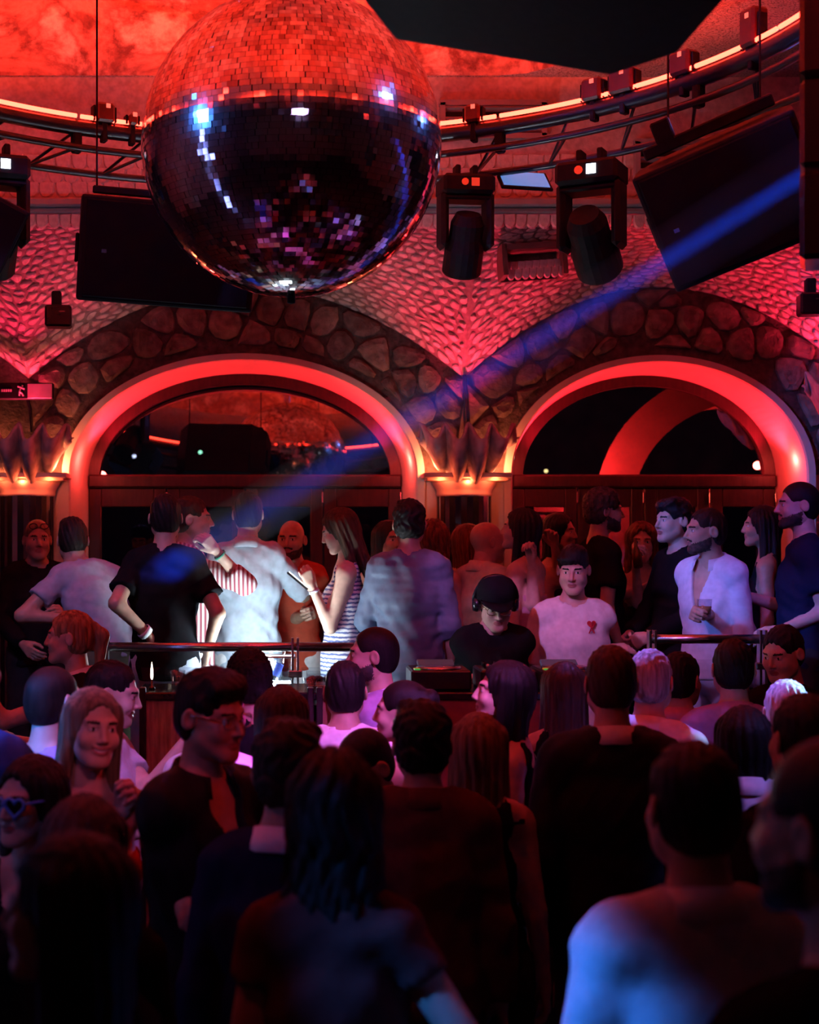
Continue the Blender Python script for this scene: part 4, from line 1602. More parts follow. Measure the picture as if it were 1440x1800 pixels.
def hair_mesh(style, h=.0075):
    if style in HAIR:
        return HAIR[style]
    long_ = style in ('long', 'long_wavy', 'long_straight', 'ponytail', 'bob')
    lo = (-.17, -.20, -.46 if long_ else -.14)
    hi = (.17, .16, .19)
    X, Y, Z = grid(lo, hi, h)
    A = np.abs(X)
    off, top = {'buzz': (.002, .003), 'short': (.006, .013), 'crew': (.004, .010), 'quiff': (.008, .024), 'curly': (.016, .028), 'messy': (.009, .022),
                'long': (.011, .014), 'long_wavy': (.018, .022), 'long_straight': (.008, .011), 'ponytail': (.006, .010), 'bob': (.012, .014), 'bun': (.006, .010),
                'fringe': (.006, .018), 'slick': (.004, .010)}[style]
    d = s_ell(X, Y, Z, (0, -.016, .030 + top * .35), (.0745 + off, .0975 + off, .088 + top * .75))
    d = smin(d, s_ell(X, Y, Z, (0, -.035, -.02), (.066 + off, .072 + off, .07)), .03)
    # keep the face free
    zf = .086 if style in ('buzz', 'crew', 'slick', 'bun', 'ponytail') else .092 if long_ else .080 if style == 'fringe' else .086
    face = s_ell(X, Y, Z, (0, .118, zf - .125), (.088 if not long_ else .074, .100, .125))
    d = smax(d, -face, .012)
    d = smax(d, -s_ell(A, Y, Z, (.090, .018, -.030), (.034, .040, .062)), .012) if not long_ or style == 'ponytail' else d
    if not long_:
        d = np.maximum(d, (-.078 - Z) - .25 * (Y + .05))
        d = smax(d, (-.052 - Z) + .9 * (Y + .02), .01)
    if style in ('quiff', 'fringe'):
        d = smin(d, s_ell(X, Y, Z, (.012, .066, .092 if style == 'quiff' else .074), (.064, .040, .030)), .02)
        d = smin(d, s_ell(X, Y, Z, (-.01, .02, .105), (.064, .07, .034)), .02)
    if style == 'messy':
        for c in ((.04, .05, .095), (-.04, .04, .105), (.0, -.06, .095), (.05, -.04, .07), (-.055, -.03, .065), (.0, .07, .085)):
            d = smin(d, s_ell(X, Y, Z, c, (.034, .036, .030)), .02)
    if style in ('long', 'long_wavy', 'long_straight'):
        ln = {'long': -.36, 'long_wavy': -.33, 'long_straight': -.38}[style]
        wd = {'long': .098, 'long_wavy': .112, 'long_straight': .092}[style]
        d = smin(d, s_ecap(X, Y, Z, (0, -.05, .02), (0, -.085, ln), (.086, .060), (wd, .030), (1, 0), (0, 1)), .03)
        d = smin(d, s_cap(A, Y, Z, (.070, .0, .05), (.088, -.005, -.20), .026, .022), .03)
        d = smax(d, -s_ell(X, Y, Z, (0, .075, -.11), (.066, .075, .13)), .01)
    if style == 'bob':
        d = smin(d, s_ecap(X, Y, Z, (0, -.04, .02), (0, -.045, -.13), (.088, .07), (.095, .06), (1, 0), (0, 1)), .03)
        d = smin(d, s_cap(A, Y, Z, (.070, .01, .05), (.082, .01, -.10), .026, .024), .03)
        d = smax(d, -s_ell(X, Y, Z, (0, .085, -.08), (.064, .08, .12)), .01)
    if style == 'ponytail':
        d = np.maximum(d, (-.075 - Z) * (Y > -.13) - .25 * (Y + .05))
        d = smin(d, s_cap(X, Y, Z, (0, -.115, .05), (0, -.150, .01), .026, .032), .012)
        d = smin(d, s_cap(X, Y, Z, (0, -.150, .01), (0, -.135, -.17), .032, .014), .02)
    if style == 'bun':
        d = smin(d, s_ell(X, Y, Z, (0, -.115, .055), (.042, .036, .042)), .012)
    # locks and strands
    an = np.arctan2(X, -Y)
    if style == 'curly':
        d = d + .011 * (np.sin(X * 190 + 2 * np.sin(Z * 120)) * np.sin(Y * 180 + 2 * np.sin(X * 90)) * np.sin(Z * 190))
    elif style == 'messy':
        d = d + .006 * np.sin(X * 120 + 3 * np.sin(Z * 60)) * np.sin(Y * 110 + 2 * np.sin(X * 60))
    elif style == 'long_wavy':
        d = d + .004 * np.sin(an * 15 + 2.0 * np.sin(Z * 40)) + .003 * np.sin(an * 31 + 3 * np.sin(Z * 30 + 1))
    elif style in ('long', 'long_straight', 'bob', 'ponytail'):
        d = d + .0026 * np.sin(an * 22 + 1.2 * np.sin(Z * 16)) + .0016 * np.sin(an * 47)
    elif style in ('short', 'quiff', 'fringe', 'slick'):
        d = d + .0030 * np.sin(X * 260 + 3 * np.sin(Y * 60)) * (Z > .03) + .002 * np.sin(an * 26 + Z * 80)
    d = d.astype(np.float32)
    d[0], d[-1], d[:, 0], d[:, -1], d[:, :, 0], d[:, :, -1] = 1, 1, 1, 1, 1, 1
    HAIR[style] = surface_nets(d, lo, h)
    return HAIR[style]


# ---- hands (wrist at origin, fingers along +y, back of the hand +z, thumb at +x)
HANDS = {}


def hand_mesh(kind):
    if kind in HANDS:
        return HANDS[kind]
    h = .0048
    X, Y, Z = grid((-.065, -.05, -.105), (.095, .215, .05), h)
    d = s_cap(X, Y, Z, (0, -.045, 0), (0, .01, 0), .026, .024)
    curl = {'relaxed': (.35, .45, .4), 'fist': (1.35, 1.5, .9), 'grip': (.75, .9, .6), 'open': (.12, .15, .1)}[kind]
    for i, (x, l) in enumerate(((.030, .085), (.010, .093), (-.010, .087), (-.029, .070))):
        k0 = np.array((x * .9, .085 - .004 * abs(i - 1), .002))
        d = smin(d, s_cap(X, Y, Z, (x * .55, .02, 0), k0, .0145, .0115), .012)
        a = 0.0
        p = k0
        for s, (cu, fr) in enumerate(zip(curl, (.46, .31, .23))):
            a += cu * (1 + .10 * i)
            sp = (x * .18 if s == 0 else 0)
            q = p + np.array((sp * .3, math.cos(a) * l * fr, -math.sin(a) * l * fr))
            d = smin(d, s_cap(X, Y, Z, p, q, .0092 - .0006 * s, .0086 - .0006 * s), .0035)
            p = q
    tc = {'relaxed': .5, 'fist': 1.1, 'grip': .9, 'open': .2}[kind]
    p0, p1 = np.array((.020, .022, -.008)), np.array((.044 - .006 * tc, .055, -.016 - .014 * tc))
    p2 = p1 + np.array((.018 - .022 * tc, .028, -.010 - .010 * tc))
    p3 = p2 + np.array((.006 - .018 * tc, .024, -.006))
    d = smin(d, s_cap(X, Y, Z, p0, p1, .017, .0125), .01)
    d = smin(d, s_cap(X, Y, Z, p1, p2, .0115, .0100), .004)
    d = smin(d, s_cap(X, Y, Z, p2, p3, .0098, .0085), .004)
    d = d.astype(np.float32)
    d[0], d[-1], d[:, 0], d[:, -1], d[:, :, 0], d[:, :, -1] = 1, 1, 1, 1, 1, 1
    HANDS[kind] = surface_nets(d, (-.065, -.05, -.105), h)
    return HANDS[kind]


def shoe_mesh():
    f = Field((-.07, -.12, -.005), (.07, .22, .13), .009)
    f.ell((0, .10, .032), (.044, .095, .038), .03)
    f.ell((0, -.02, .045), (.038, .065, .05), .03)
    f.cap(np.array((0, -.02, .06)), np.array((0, -.03, .11)), .042, .044, .02)
    f.half((0, 0, .004), (0, 0, -1))
    V, Q = f.mesh()
    return np_mesh('shoe', V, Q, [mat('shoe_leather', (.03, .025, .022), .4)])


SHOE = shoe_mesh()
SKIN = {k: mat('skin_' + k, c, .48, var=.10, scale=25, bstr=.08, bdist=.001, bscale=260) for k, c in
        dict(fair=(.62, .40, .30), tan=(.48, .29, .20), olive=(.38, .23, .155)).items()}
M_BEARD = mat('beard_stubble', (.040, .025, .019), .7, var=.6, scale=60, bstr=.4, bdist=.002, bscale=300)
M_LIPS = mat('lips', (.42, .15, .13), .35, var=.1)
M_EYE = mat('eye_white', (.75, .73, .70), .15, var=.03)
M_IRIS = mat('iris', (.03, .02, .015), .1, var=.1)
HAIRM = {k: mat('hair_' + k, c, .5, spec=.22, var=.45, scale=5, bstr=.55, bdist=.004, bscale=30, stretch=(14, 14, 1.2)) for k, c in
         dict(black=(.010, .008, .008), dark=(.020, .013, .010), brown=(.055, .032, .020), auburn=(.13, .045, .022), blond=(.34, .22, .11), light=(.22, .145, .085), grey=(.40, .40, .40), silver=(.72, .72, .74)).items()}


def cloth(name, col, rough=.8, wr=.35):
    return mat('cloth_' + name, col, rough, var=.08, scale=30, bstr=wr * 1.6, bdist=.012, bscale=9, spec=.12)


def pattern_cloth(name, c1, c2, freq, axis, wav=0.0, duty=.5):
    if name in MATS:
        return MATS[name]
    m, nt, b = new_mat(name)
    v = coords(nt, 'Object')
    wv = nt.nodes.new('ShaderNodeTexWave')
    wv.bands_direction = axis
    wv.inputs['Scale'].default_value = freq
    wv.inputs['Distortion'].default_value = wav
    wv.inputs['Detail'].default_value = 1
    wv.inputs['Detail Scale'].default_value = 3
    nt.links.new(v, wv.inputs['Vector'])
    nt.links.new(ramp(nt, wv.outputs['Fac'], [(duty - .06, c1), (duty + .06, c2)]), b.inputs['Base Color'])
    b.inputs['Roughness'].default_value = .85
    MATS[name] = m
    return m


PEOPLE = []


def V3(*a):
    return np.array(a, float)


def person(label, px, py, Y, fl, yaw, hy=None, pitch=0, roll=0, female=False, hair='short', hc='dark', skin='tan', top='tee', tc=None, sleeve=None,
           neck='crew', bottom=None, hem=.86, lean=(0, 0), armL='down', armR='down', hands=('relaxed', 'relaxed'), w=1.0, beard=False, fine=None, cat='person',
           wr=.0035, skirt=None, H=None, collar=None, belly=0.0, top_name=None, smile=False):
    rng = np.random.default_rng(len(PEOPLE) + 11)
    hs = .93 if female else .98
    ptop = P(px, py, Y)
    hcw = np.array(ptop) - V3(0, 0, .118 * hs)
    ya = math.radians(yaw)
    R, Fw = V3(math.cos(ya), -math.sin(ya), 0), V3(math.sin(ya), math.cos(ya), 0)
    ztop = ptop.z - fl
    s = (H or ztop) / 1.78
    off = R * lean[0] + Fw * (lean[1] + .025)
    base = V3(hcw[0] - off[0], hcw[1] - off[1], fl)
    hcl = hcw - base                                   # head centre, relative to the base
    zhip = .92 * s
    zh = hcl[2]

    def sp(z, x=0, y=0):
        """point of the upper body; z at height for a 1.78 m figure"""
        zz = z * s
        if H:
            zz = zhip + (zz - zhip) * (zh - zhip) / ((1.662 * s) - zhip)
        fr = max(0, (zz - zhip) / (zh - zhip))
        fr = fr ** 1.0
        q = R * (lean[0] * fr + x) + Fw * (lean[1] * fr + y)
        return V3(q[0], q[1], zz)
    shw = (.134 if female else .153) * w
    # ---- arms
    arms = []
    L1, L2 = .285 * (s * .5 + .5), .245 * (s * .5 + .5)
    for side, spec in ((-1, armL), (1, armR)):
        S = sp(1.418, side * shw, -.005)
        pole = None
        if isinstance(spec, str):
            t, pole = {'down': ((.07, .03, -.515), (.3, -1, 0)), 'bent': ((-.03, .30, -.20), (.5, -.4, -1)), 'chest': ((-.06, .24, -.06), (.6, -.2, -1)),
                       'up': ((-.02, .22, .06), (.5, .2, -1)), 'hip': ((-.02, .00, -.37), (1.5, -.6, 0)), 'fwd': ((.02, .42, -.22), (.4, -.3, -1)),
                       'back': ((.05, -.16, -.47), (.6, -1, .2)), 'low': ((-.05, .24, -.38), (.8, -.6, -.3)), 'high': ((.10, .12, .42), (1, .3, -.3)),
                       'out': ((.20, .08, -.44), (1, -.8, 0))}[spec]
            W = S + R * (t[0] * side) + Fw * t[1] + V3(0, 0, t[2])
            pole = R * pole[0] * side + Fw * pole[1] + V3(0, 0, pole[2])
        else:
            W = np.array(P(*spec[0])) - base
            pole = R * spec[1][0] + Fw * spec[1][1] + V3(0, 0, spec[1][2])
        dv = W - S
        dl = np.linalg.norm(dv)
        mx_ = (L1 + L2) * .995
        if dl > mx_:
            dv *= mx_ / dl
            dl = mx_
            W = S + dv
        u = dv / dl
        aa = (L1 ** 2 - L2 ** 2 + dl ** 2) / (2 * dl)
        hh = math.sqrt(max(0, L1 ** 2 - aa ** 2))
        pl = pole - u * pole.dot(u)
        pl /= np.linalg.norm(pl) + 1e-9
        E = S + u * aa + pl * hh
        arms.append((side, S, E, W))
    # ---- head frame
    hyr = math.radians(yaw if hy is None else hy)
    M = Matrix.Rotation(-hyr, 3, 'Z') @ Matrix.Rotation(math.radians(pitch), 3, 'X') @ Matrix.Rotation(math.radians(roll), 3, 'Y')
    HM = np.array(M)
    tohead = lambda V: (V * hs) @ HM.T + hcl
    neck_top = tohead(V3(0, -.026, -.055)[None])[0]
    neck_base = sp(1.472, 0, -.022)
    # ---- body
    g = .9 if female else 1.0
    pts = np.array([a for t in arms for a in t[1:]] + [hcl, V3(0, 0, 0)])
    lo = pts.min(0) - .19
    hi = pts.max(0) + .19
    lo[:2] = np.minimum(lo[:2], -.30)
    hi[:2] = np.maximum(hi[:2], .30)
    lo[2] = -.02
    hip, waist, chest, shd = sp(.95), sp(1.08), sp(1.285), sp(1.412, 0, -.01)

    def torso(f, inf, k=.04):
        f.ecap(hip, waist, (.138 * (1.04 if female else 1) * w + inf, .108 + inf), ((.108 if female else .128) * w + inf, (.088 if female else .100) + inf + belly), R, Fw, k)
        f.ecap(waist, chest, ((.108 if female else .128) * w + inf, (.088 if female else .100) + inf + belly), ((.124 if female else .148) * w + inf, .108 * g + inf), R, Fw, k)
        f.ecap(chest, shd, ((.124 if female else .148) * w + inf, .108 * g + inf), (.120 * w * g + inf, .076 * g + inf), R, Fw, k)
        f.cap(sp(1.438, -shw * .82, -.01), sp(1.438, shw * .82, -.01), .052 * g + inf, .052 * g + inf, .045)
        f.cap(sp(1.495, -.045, -.03), sp(1.436, -shw * .85, -.012), .035 * g + inf * .7, .050 * g + inf, .03)
        f.cap(sp(1.495, .045, -.03), sp(1.436, shw * .85, -.012), .035 * g + inf * .7, .050 * g + inf, .03)
        if female:
            for q in (-1, 1):
                f.ell(sp(1.255, q * .072, .085), np.array((.058, .058, .058)) + inf * .5, .035)

    legs = []
    for q in (-1, 1):
        hj = V3(*(R * (q * .088))) + V3(0, 0, zhip)
        kn = V3(*(R * (q * .105) + Fw * .02)) + V3(0, 0, .50 * s)
        an = V3(*(R * (q * .115) - Fw * .015)) + V3(0, 0, .085)
        legs.append((hj, kn, an))
    hB = .017
    f = Field(lo, hi, hB)
    torso(f, 0)
    for hj, kn, an in legs:
        f.cap(hj, kn, .082 * g, .055 * g, .03)
        f.cap(kn, an, .055 * g, .036, .02)
    for side, S, E, W in arms:
        f.cap(S, E, .049 * g, .039 * g, .03)
        f.cap(E, W, .040 * g, .026 * g, .015)
    f.cap(neck_base - V3(0, 0, .03), neck_top, .062 * g, .053 * g, .03)
    V, Q = f.mesh()
    fine = fine if fine is not None else False
    hv, hq, hm = head(female, .0042 if fine else .0066, smile)
    Vs, Qs, Ms = [V, tohead(hv)], [Q, hq + len(V)], [np.zeros(len(Q), int), hm.copy()]
    if beard:
        C = hv[hq].mean(1)
        jt = rng.uniform(-.004, .004, len(C))
        yy_ = C[:, 1]
        bz = (C[:, 2] < -.026 - (yy_ + .005) * .40 + jt) & (yy_ > -.006 + jt) & (C[:, 2] > -.100 - .3 * yy_ + jt)
        bz |= (np.abs(C[:, 0]) < .030) & (C[:, 2] < -.0405) & (C[:, 2] > -.056) & (yy_ > .07)
        bz &= (hm == 0)
        Ms[1][bz] = 5
    n = len(V) + len(hv)
    for (side, S, E, W), hk in zip(arms, hands):
        V2, Q2 = hand_mesh(hk)
        V2 = V2 * (.92 if female else 1.02)
        u = (W - E) / np.linalg.norm(W - E)
        z = R * side + V3(0, 0, .35)
        z = z - u * z.dot(u)
        z /= np.linalg.norm(z)
        x = np.cross(u, z)
        V2 = V2.copy()
        if side > 0:
            V2[:, 0] *= -1
            Q2 = Q2[:, ::-1]
        Vs.append(V2[:, :1] * x + V2[:, 1:2] * u + V2[:, 2:] * z + W)
        Qs.append(Q2 + n)
        Ms.append(np.zeros(len(Q2), int))
        n += len(V2)
    root = empty('person', base)
    tag(root, label, cat)
    sk = SKIN[skin]
    bd = M_BEARD
    body = link('body', np_mesh('body', np.concatenate(Vs), np.concatenate(Qs), [sk, M_LIPS, HAIRM[hc if hc not in ('silver',) else 'grey'] if hc not in ('blond', 'light') else HAIRM['brown'], M_EYE, M_IRIS, bd], np.concatenate(Ms)), None, root)
    if hair:
        hv2, hq2 = hair_mesh(hair)
        link('hair', np_mesh('hair', tohead(hv2), hq2, [HAIRM[hc]]), None, root)
    # ---- clothing
    sl = {'tee': .62, 'shirt': 1.45, 'long': 1.97, 'jacket': 1.97, 'tank': 0, 'strapless': 0, 'dress': 0}[top] if sleeve is None else sleeve
    inf = {'tee': .016, 'shirt': .020, 'long': .016, 'jacket': .028, 'tank': .009, 'strapless': .008, 'dress': .009}[top]
    hc_ = .0135
    zhem = hem * s
    f = Field((lo[0], lo[1], max(0, zhem - .06)), hi, hc_)
    torso(f, inf, .045)
    if hem < .90 or skirt:
        f.ecap(hip, V3(0, 0, zhem - .02), (.152 * w + inf, .112 + inf), ((.16 if not skirt else skirt) * w + inf, (.115 if not skirt else skirt * .8) + inf), R, Fw, .04)
    for side, S, E, W in arms:
        if sl <= 0:
            continue
        if sl <= 1:
            c = S + (E - S) * sl
            n_ = (E - S) / np.linalg.norm(E - S)
            f.cap(S, c + n_ * .03, .049 * g + inf * .7, .055 * g + inf * (.9 if top == 'tee' else .5), .022, [(c, n_)])
        else:
            c = E + (W - E) * (sl - 1)
            n_ = (W - E) / np.linalg.norm(W - E)
            f.cap(S, E, .047 * g + inf * .7, .042 * g + inf * .7, .022)
            f.cap(E, c + n_ * .03, .043 * g + inf * .8, .033 * g + inf * .75, .02, [(c, n_)])
    nr = {'crew': .066, 'collar': .066, 'v': .070, 'open': .070, 'scoop': .085}.get(neck, .066) * (g if neck != 'scoop' else 1)
    up = (neck_top - neck_base)
    f.minus_cap(neck_base + up * (.32 if neck != 'scoop' else .0) + Fw * .016, neck_base + up * 1.6, nr, nr + .03)
    if neck in ('v', 'open'):
        dz = .10 if neck == 'v' else .24
        apex = sp(1.47 - dz, 0, .13)
        for q in np.linspace(0, 1, 9):
            c = sp(1.47 - dz * (1 - q), 0, .125 - .05 * q)
            f.minus_cap(c - Fw * .045, c + Fw * .16, .010 + .048 * q, .010 + .048 * q, .006)
    if neck == 'scoop':
        f.minus_cap(sp(1.44, 0, .06), sp(1.44, 0, .30), .075, .09)
    if top == 'strapless':
        f.half(sp(1.310), (0, 0, 1))
    if top in ('tank', 'dress'):
        for side, S, E, W in arms:
            f.minus_cap(S + (E - S) * .18 + R * side * .01, S + R * side * .02 + V3(0, 0, .03), .07, .066)
            f.minus_cap(sp(1.55, side * shw * .95), sp(1.40, side * shw * 1.12), .05, .07)
    f.half((0, 0, zhem), (0, 0, -1))
    f.wrinkle(wr, rng)
    V, Q = f.mesh()
    tn = top_name or {'tee': 't_shirt', 'shirt': 'shirt', 'long': 'sweater', 'jacket': 'jacket', 'tank': 'top', 'strapless': 'top', 'dress': 'dress'}[top]
    shirt = link(tn, np_mesh(tn, V, Q, [tc or cloth('black', (.012, .012, .014))]), None, root)
    if collar is not None:
        # folded collar around the neck
        mb_ = MB()
        vs_, fs_ = [], []
        cb = neck_base + up * .34
        N_ = 22
        for i in range(N_ + 1):
            a = math.radians(28 + (304) * i / N_)
            dr = Fw * math.cos(a) + R * math.sin(a)
            drop = .040 * (.5 + .5 * math.cos(a)) * 1.1
            for rr, zz in ((.070 * g, .028), (.075 * g, .034), (.096 * g, -.020), (.092 * g, -.026)):
                vs_.append(cb + dr * rr * (1.0 if abs(math.cos(a)) < .6 else 1.06) + V3(0, 0, zz - drop) + Fw * .006)
        for i in range(N_):
            for r_ in range(3):
                fs_.append((i * 4 + r_, i * 4 + r_ + 1, i * 4 + 4 + r_ + 1, i * 4 + 4 + r_))
        mb_.add(vs_, fs_).obj('collar', collar, shirt, smooth=True)
    if bottom is not None and skirt is None:
        f = Field((-.33, -.33, 0), (.33, .33, zhip + .15), .017)
        f.ecap(hip + V3(0, 0, .03), hip - V3(0, 0, .05), (.150 * w + .012, .108 + .012), (.152 * w + .012, .112 + .012), R, Fw, .03)
        for hj, kn, an in legs:
            f.cap(hj, kn, .098 * g, .072 * g, .03)
            f.cap(kn, an - V3(0, 0, .05), .072 * g, .06 * g, .02)
        f.half((0, 0, zhip + .08), (0, 0, 1))
        f.half((0, 0, .06), (0, 0, -1))
        f.wrinkle(.003, rng)
        V, Q = f.mesh()
        link('trousers', np_mesh('trousers', V, Q, [bottom]), None, root)
    for hj, kn, an in legs:
        o = link('shoe', SHOE, None, root, (an[0], an[1], 0))
        o.rotation_euler = (0, 0, -ya)
    info = dict(root=root, base=base, hcw=hcw, tohead=tohead, HM=HM, hs=hs, arms=arms, R=R, Fw=Fw, sp=sp, shirt=shirt, body=body, neck_base=neck_base, up=up, label=label, Y=Y, px=px)
    PEOPLE.append(info)
    return info


def head_part(pi, name, mb_, m, smooth=True, parent=None):
    """shape given in head coordinates -> child of the person"""
    V = pi['tohead'](np.array(mb_.v))
    return MB().add([tuple(v) for v in V], mb_.f).obj(name, m, parent or pi['root'], smooth)


def glasses(pi, m, lens=None, kind='rect'):
    fr = MB()
    ls = MB()
    for sx in (-1, 1):
        c = (sx * .033, .104, .006)
        if kind == 'heart':
            pts = []
            for t in np.linspace(0, 2 * math.pi, 25)[:-1]:
                hx = 16 * math.sin(t) ** 3
                hz = 13 * math.cos(t) - 5 * math.cos(2 * t) - 2 * math.cos(3 * t) - math.cos(4 * t)
                pts.append((c[0] + hx * .0019, c[1] - abs(c[0] + hx * .0019) * .18, c[2] - .004 + hz * .0019))
            fr.tube(pts, .0052, 6, closed=True)
        else:
            pts = [(c[0] + .027 * math.copysign(abs(math.cos(t)) ** .6, math.cos(t)), c[1] - abs(c[0]) * .2, c[2] + .019 * math.copysign(abs(math.sin(t)) ** .7, math.sin(t))) for t in np.linspace(0, 2 * math.pi, 21)[:-1]]
            fr.tube(pts, .0022, 5, closed=True)
        n0 = len(ls.v)
        ls.add(pts, [tuple(range(len(pts)))])
        fr.tube([(sx * .062, .090, .012), (sx * .079, .04, .014), (sx * .080, -.02, .010), (sx * .078, -.04, -.01)], .0026 if kind != 'heart' else .004, 5)
    fr.tube([(-.008, .108, .010), (.008, .108, .010)], .003, 5)
    g_ = head_part(pi, 'glasses', fr, m)
    head_part(pi, 'lens', ls, lens or M_CLEAR, False, g_)
    return g_


def held(name, label, cat, loc, builder, rot=None, group=None):
    e = empty(name, loc)
    if rot is not None:
        e.rotation_euler = rot
    tag(e, label, cat, group)
    builder(e)
    return e


def hand_point(pi, side, fwd=.075, drop=0.0):
    for sd, S, E, W in pi['arms']:
        if sd == side:
            u = (W - E) / np.linalg.norm(W - E)
            return Vector(tuple(pi['base'] + W + u * fwd + V3(0, 0, drop)))


def wrist_band(pi, side, m, name='wristband', r=.034, wid=.014):
    for sd, S, E, W in pi['arms']:
        if sd == side:
            u = (E - W) / np.linalg.norm(W - E)
            c = W + u * .03
            MB().lathe([(r - .003, -wid / 2), (r, -wid / 2), (r + .001, wid / 2), (r - .003, wid / 2)], tuple(c), 16, axis=tuple(u)).obj(name, m, pi['root'], smooth=True)
# ------------------------------------------------------------------ people on the stage
ST, DJ = .65, .36
C_BLACK = cloth('black', (.012, .012, .014))
C_NAVY = cloth('navy', (.015, .02, .05))
C_WHITE = cloth('white', (.78, .77, .76))
C_LILAC = cloth('lilac', (.66, .64, .72))
C_GREYB = cloth('grey_blue', (.40, .44, .52))
C_DENIM = cloth('pale_denim', (.46, .54, .62), wr=.6)
C_BLUEG = cloth('slate_blue', (.13, .16, .24), .45, .5)
C_RED = cloth('orange_red', (.55, .09, .05))
C_CREAM = cloth('cream', (.62, .54, .44))
C_JEANS = cloth('washed_jeans', (.42, .47, .56), wr=.5)
C_OLIVE = cloth('olive', (.13, .15, .08))
C_DARK = cloth('charcoal', (.03, .03, .034))
C_MAROON = cloth('maroon', (.10, .035, .03))
C_PURPLE = cloth('purple', (.42, .30, .55))
C_PINK = cloth('pink', (.55, .28, .34))
C_BLUE = cloth('blue_shirt', (.06, .18, .62))
C_STRIPE = pattern_cloth('striped_cloth', (.75, .66, .66), (.30, .06, .08), 14, 'X')
C_KNIT = pattern_cloth('knit_pattern', (.78, .78, .80), (.10, .13, .30), 14, 'Z', 2.0, .62)
down = (0, -1, 0)



def SY(y):
    return 7.7 + (y - 7) * .86


def sperson(label, px, py, Y, *a, **k):
    for q in ('armL', 'armR'):
        if q in k and not isinstance(k[q], str):
            (x_, y_, d_), pl = k[q]
            k[q] = ((x_, y_, SY(Y) + (d_ - Y)), pl)
    return person(label, px, py, SY(Y), *a, **k)


s1 = sperson('person in black with glasses pushed up on the head, before the left column', 66, 916, 8.3, ST, 165, hair='crew', hc='light', tc=C_BLACK, top='long', neck='crew', bottom=C_DARK, armL='bent', armR='low')
sg = MB()
for sx in (-1, 1):
    sg.tube([(sx * .033 + .024 * math.cos(t), .082 + .01 * math.sin(t), .085 + .017 * math.sin(t)) for t in np.linspace(0, 2 * math.pi, 15)[:-1]], .003, 5, closed=True)
head_part(s1, 'glasses', sg, M_BLACKG)
sperson('person in a pale grey blue t-shirt leaning left over the railing', 128, 915, 7.45, ST, -22, hair='fringe', hc='dark', top='tee', tc=C_GREYB, bottom=C_OLIVE, lean=(-.16, .22),
       armL=((120, 1088, 7.25), (-1, .1, -.1)), armR='down', H=1.78, hy=-10, pitch=-12, sleeve=.55, hem=.93)
s3 = sperson('person in a black t-shirt from behind, blue beam on the back, hand at the railing', 291, 872, 6.86, ST, 4, hair='short', hc='black', top='tee', tc=C_BLACK, bottom=C_JEANS, w=1.04, hy=-4,
            armL=((262, 1118, 6.72), (-.7, -1, .1)), armR=((366, 1140, 6.85), (.7, -1, .1)), hands=('grip', 'relaxed'), hem=.84, sleeve=.66)
wrist_band(s3, -1, mat('white_band', (.8, .8, .82), .6), r=.038, wid=.03)
s4 = sperson('person in a red striped shirt facing right with a raised hand', 338, 876, 7.24, ST, 70, hy=88, hair='short', hc='brown', skin='fair', top='shirt', tc=C_STRIPE, neck='collar', collar=C_STRIPE, bottom=C_WHITE, fine=True,
       armL='bent', armR=((380, 968, 6.98), (.1, 1, -.8)), hands=('relaxed', 'grip'))
s5 = sperson('person in a pale denim shirt from behind, glowing in white light', 437, 868, 7.5, ST, 8, hair='short', hc='black', top='shirt', tc=C_DENIM, neck='collar', collar=C_DENIM, bottom=C_WHITE, w=1.06,
            armL='bent', armR=((498, 1015, 7.8), (1, -.4, -1)), wr=.006, sleeve=.98, hem=.80)
wrist_band(s4, 1, mat('green_band', (.03, .25, .15), .5), r=.033, wid=.012)
s6 = sperson('person in an orange red t-shirt holding stemmed glasses', 512, 915, 8.0, ST, 195, hair=None, skin='tan', top='tee', tc=C_RED, bottom=C_WHITE, armL=((540, 1080, 7.75), (.9, -.3, -1)), armR='down', hands=('grip', 'relaxed'), beard=True, fine=True)
s7 = sperson('person in a white and navy patterned dress looking at a phone', 597, 897, 7.2, ST, -88, hy=-84, pitch=-20, female=True, hair='long', hc='brown', skin='fair', top='dress', tc=C_KNIT, neck='scoop', hem=.30, skirt=.15,
            armL=((548, 1030, 7.02), (.2, -.6, -1)), armR=((552, 1038, 7.2), (.3, -.6, -1)), hands=('grip', 'grip'), fine=True, wr=.002, w=1.0)
wrist_band(s7, -1, mat('white_band', (.8, .8, .82), .6), r=.028)
s8 = sperson('person in a slate blue shirt from behind, right of the patterned dress', 720, 884, 7.0, ST, 6, hair='messy', hc='black', top='shirt', tc=C_BLUEG, neck='collar', bottom=C_JEANS, w=1.04, sleeve=1.25,
            armL='low', armR='down', wr=.005, hem=.74)
sperson('person in black half hidden between patterned dress and slate blue shirt', 684, 918, 8.1, ST, 150, female=True, hair='long', hc='dark', top='tank', tc=C_BLACK, neck='scoop', bottom=C_DARK)
sperson('person in a maroon top half hidden behind the right side of the slate blue shirt', 763, 918, 7.85, ST, 30, female=True, hair='long_wavy', hc='auburn', top='tank', tc=C_MAROON, neck='scoop', bottom=C_DARK)
s10 = sperson('person in a cream shirt turned away under the middle column', 858, 918, 7.75, ST, 55, hy=70, hair=None, skin='tan', top='shirt', tc=C_CREAM, neck='collar', collar=C_CREAM, bottom=C_DARK, fine=True)
sperson('person in black mostly hidden behind the cream shirt', 826, 924, 8.25, ST, 60, female=True, hair='bob', hc='auburn', top='tank', tc=C_BLACK, neck='scoop', bottom=C_DARK)
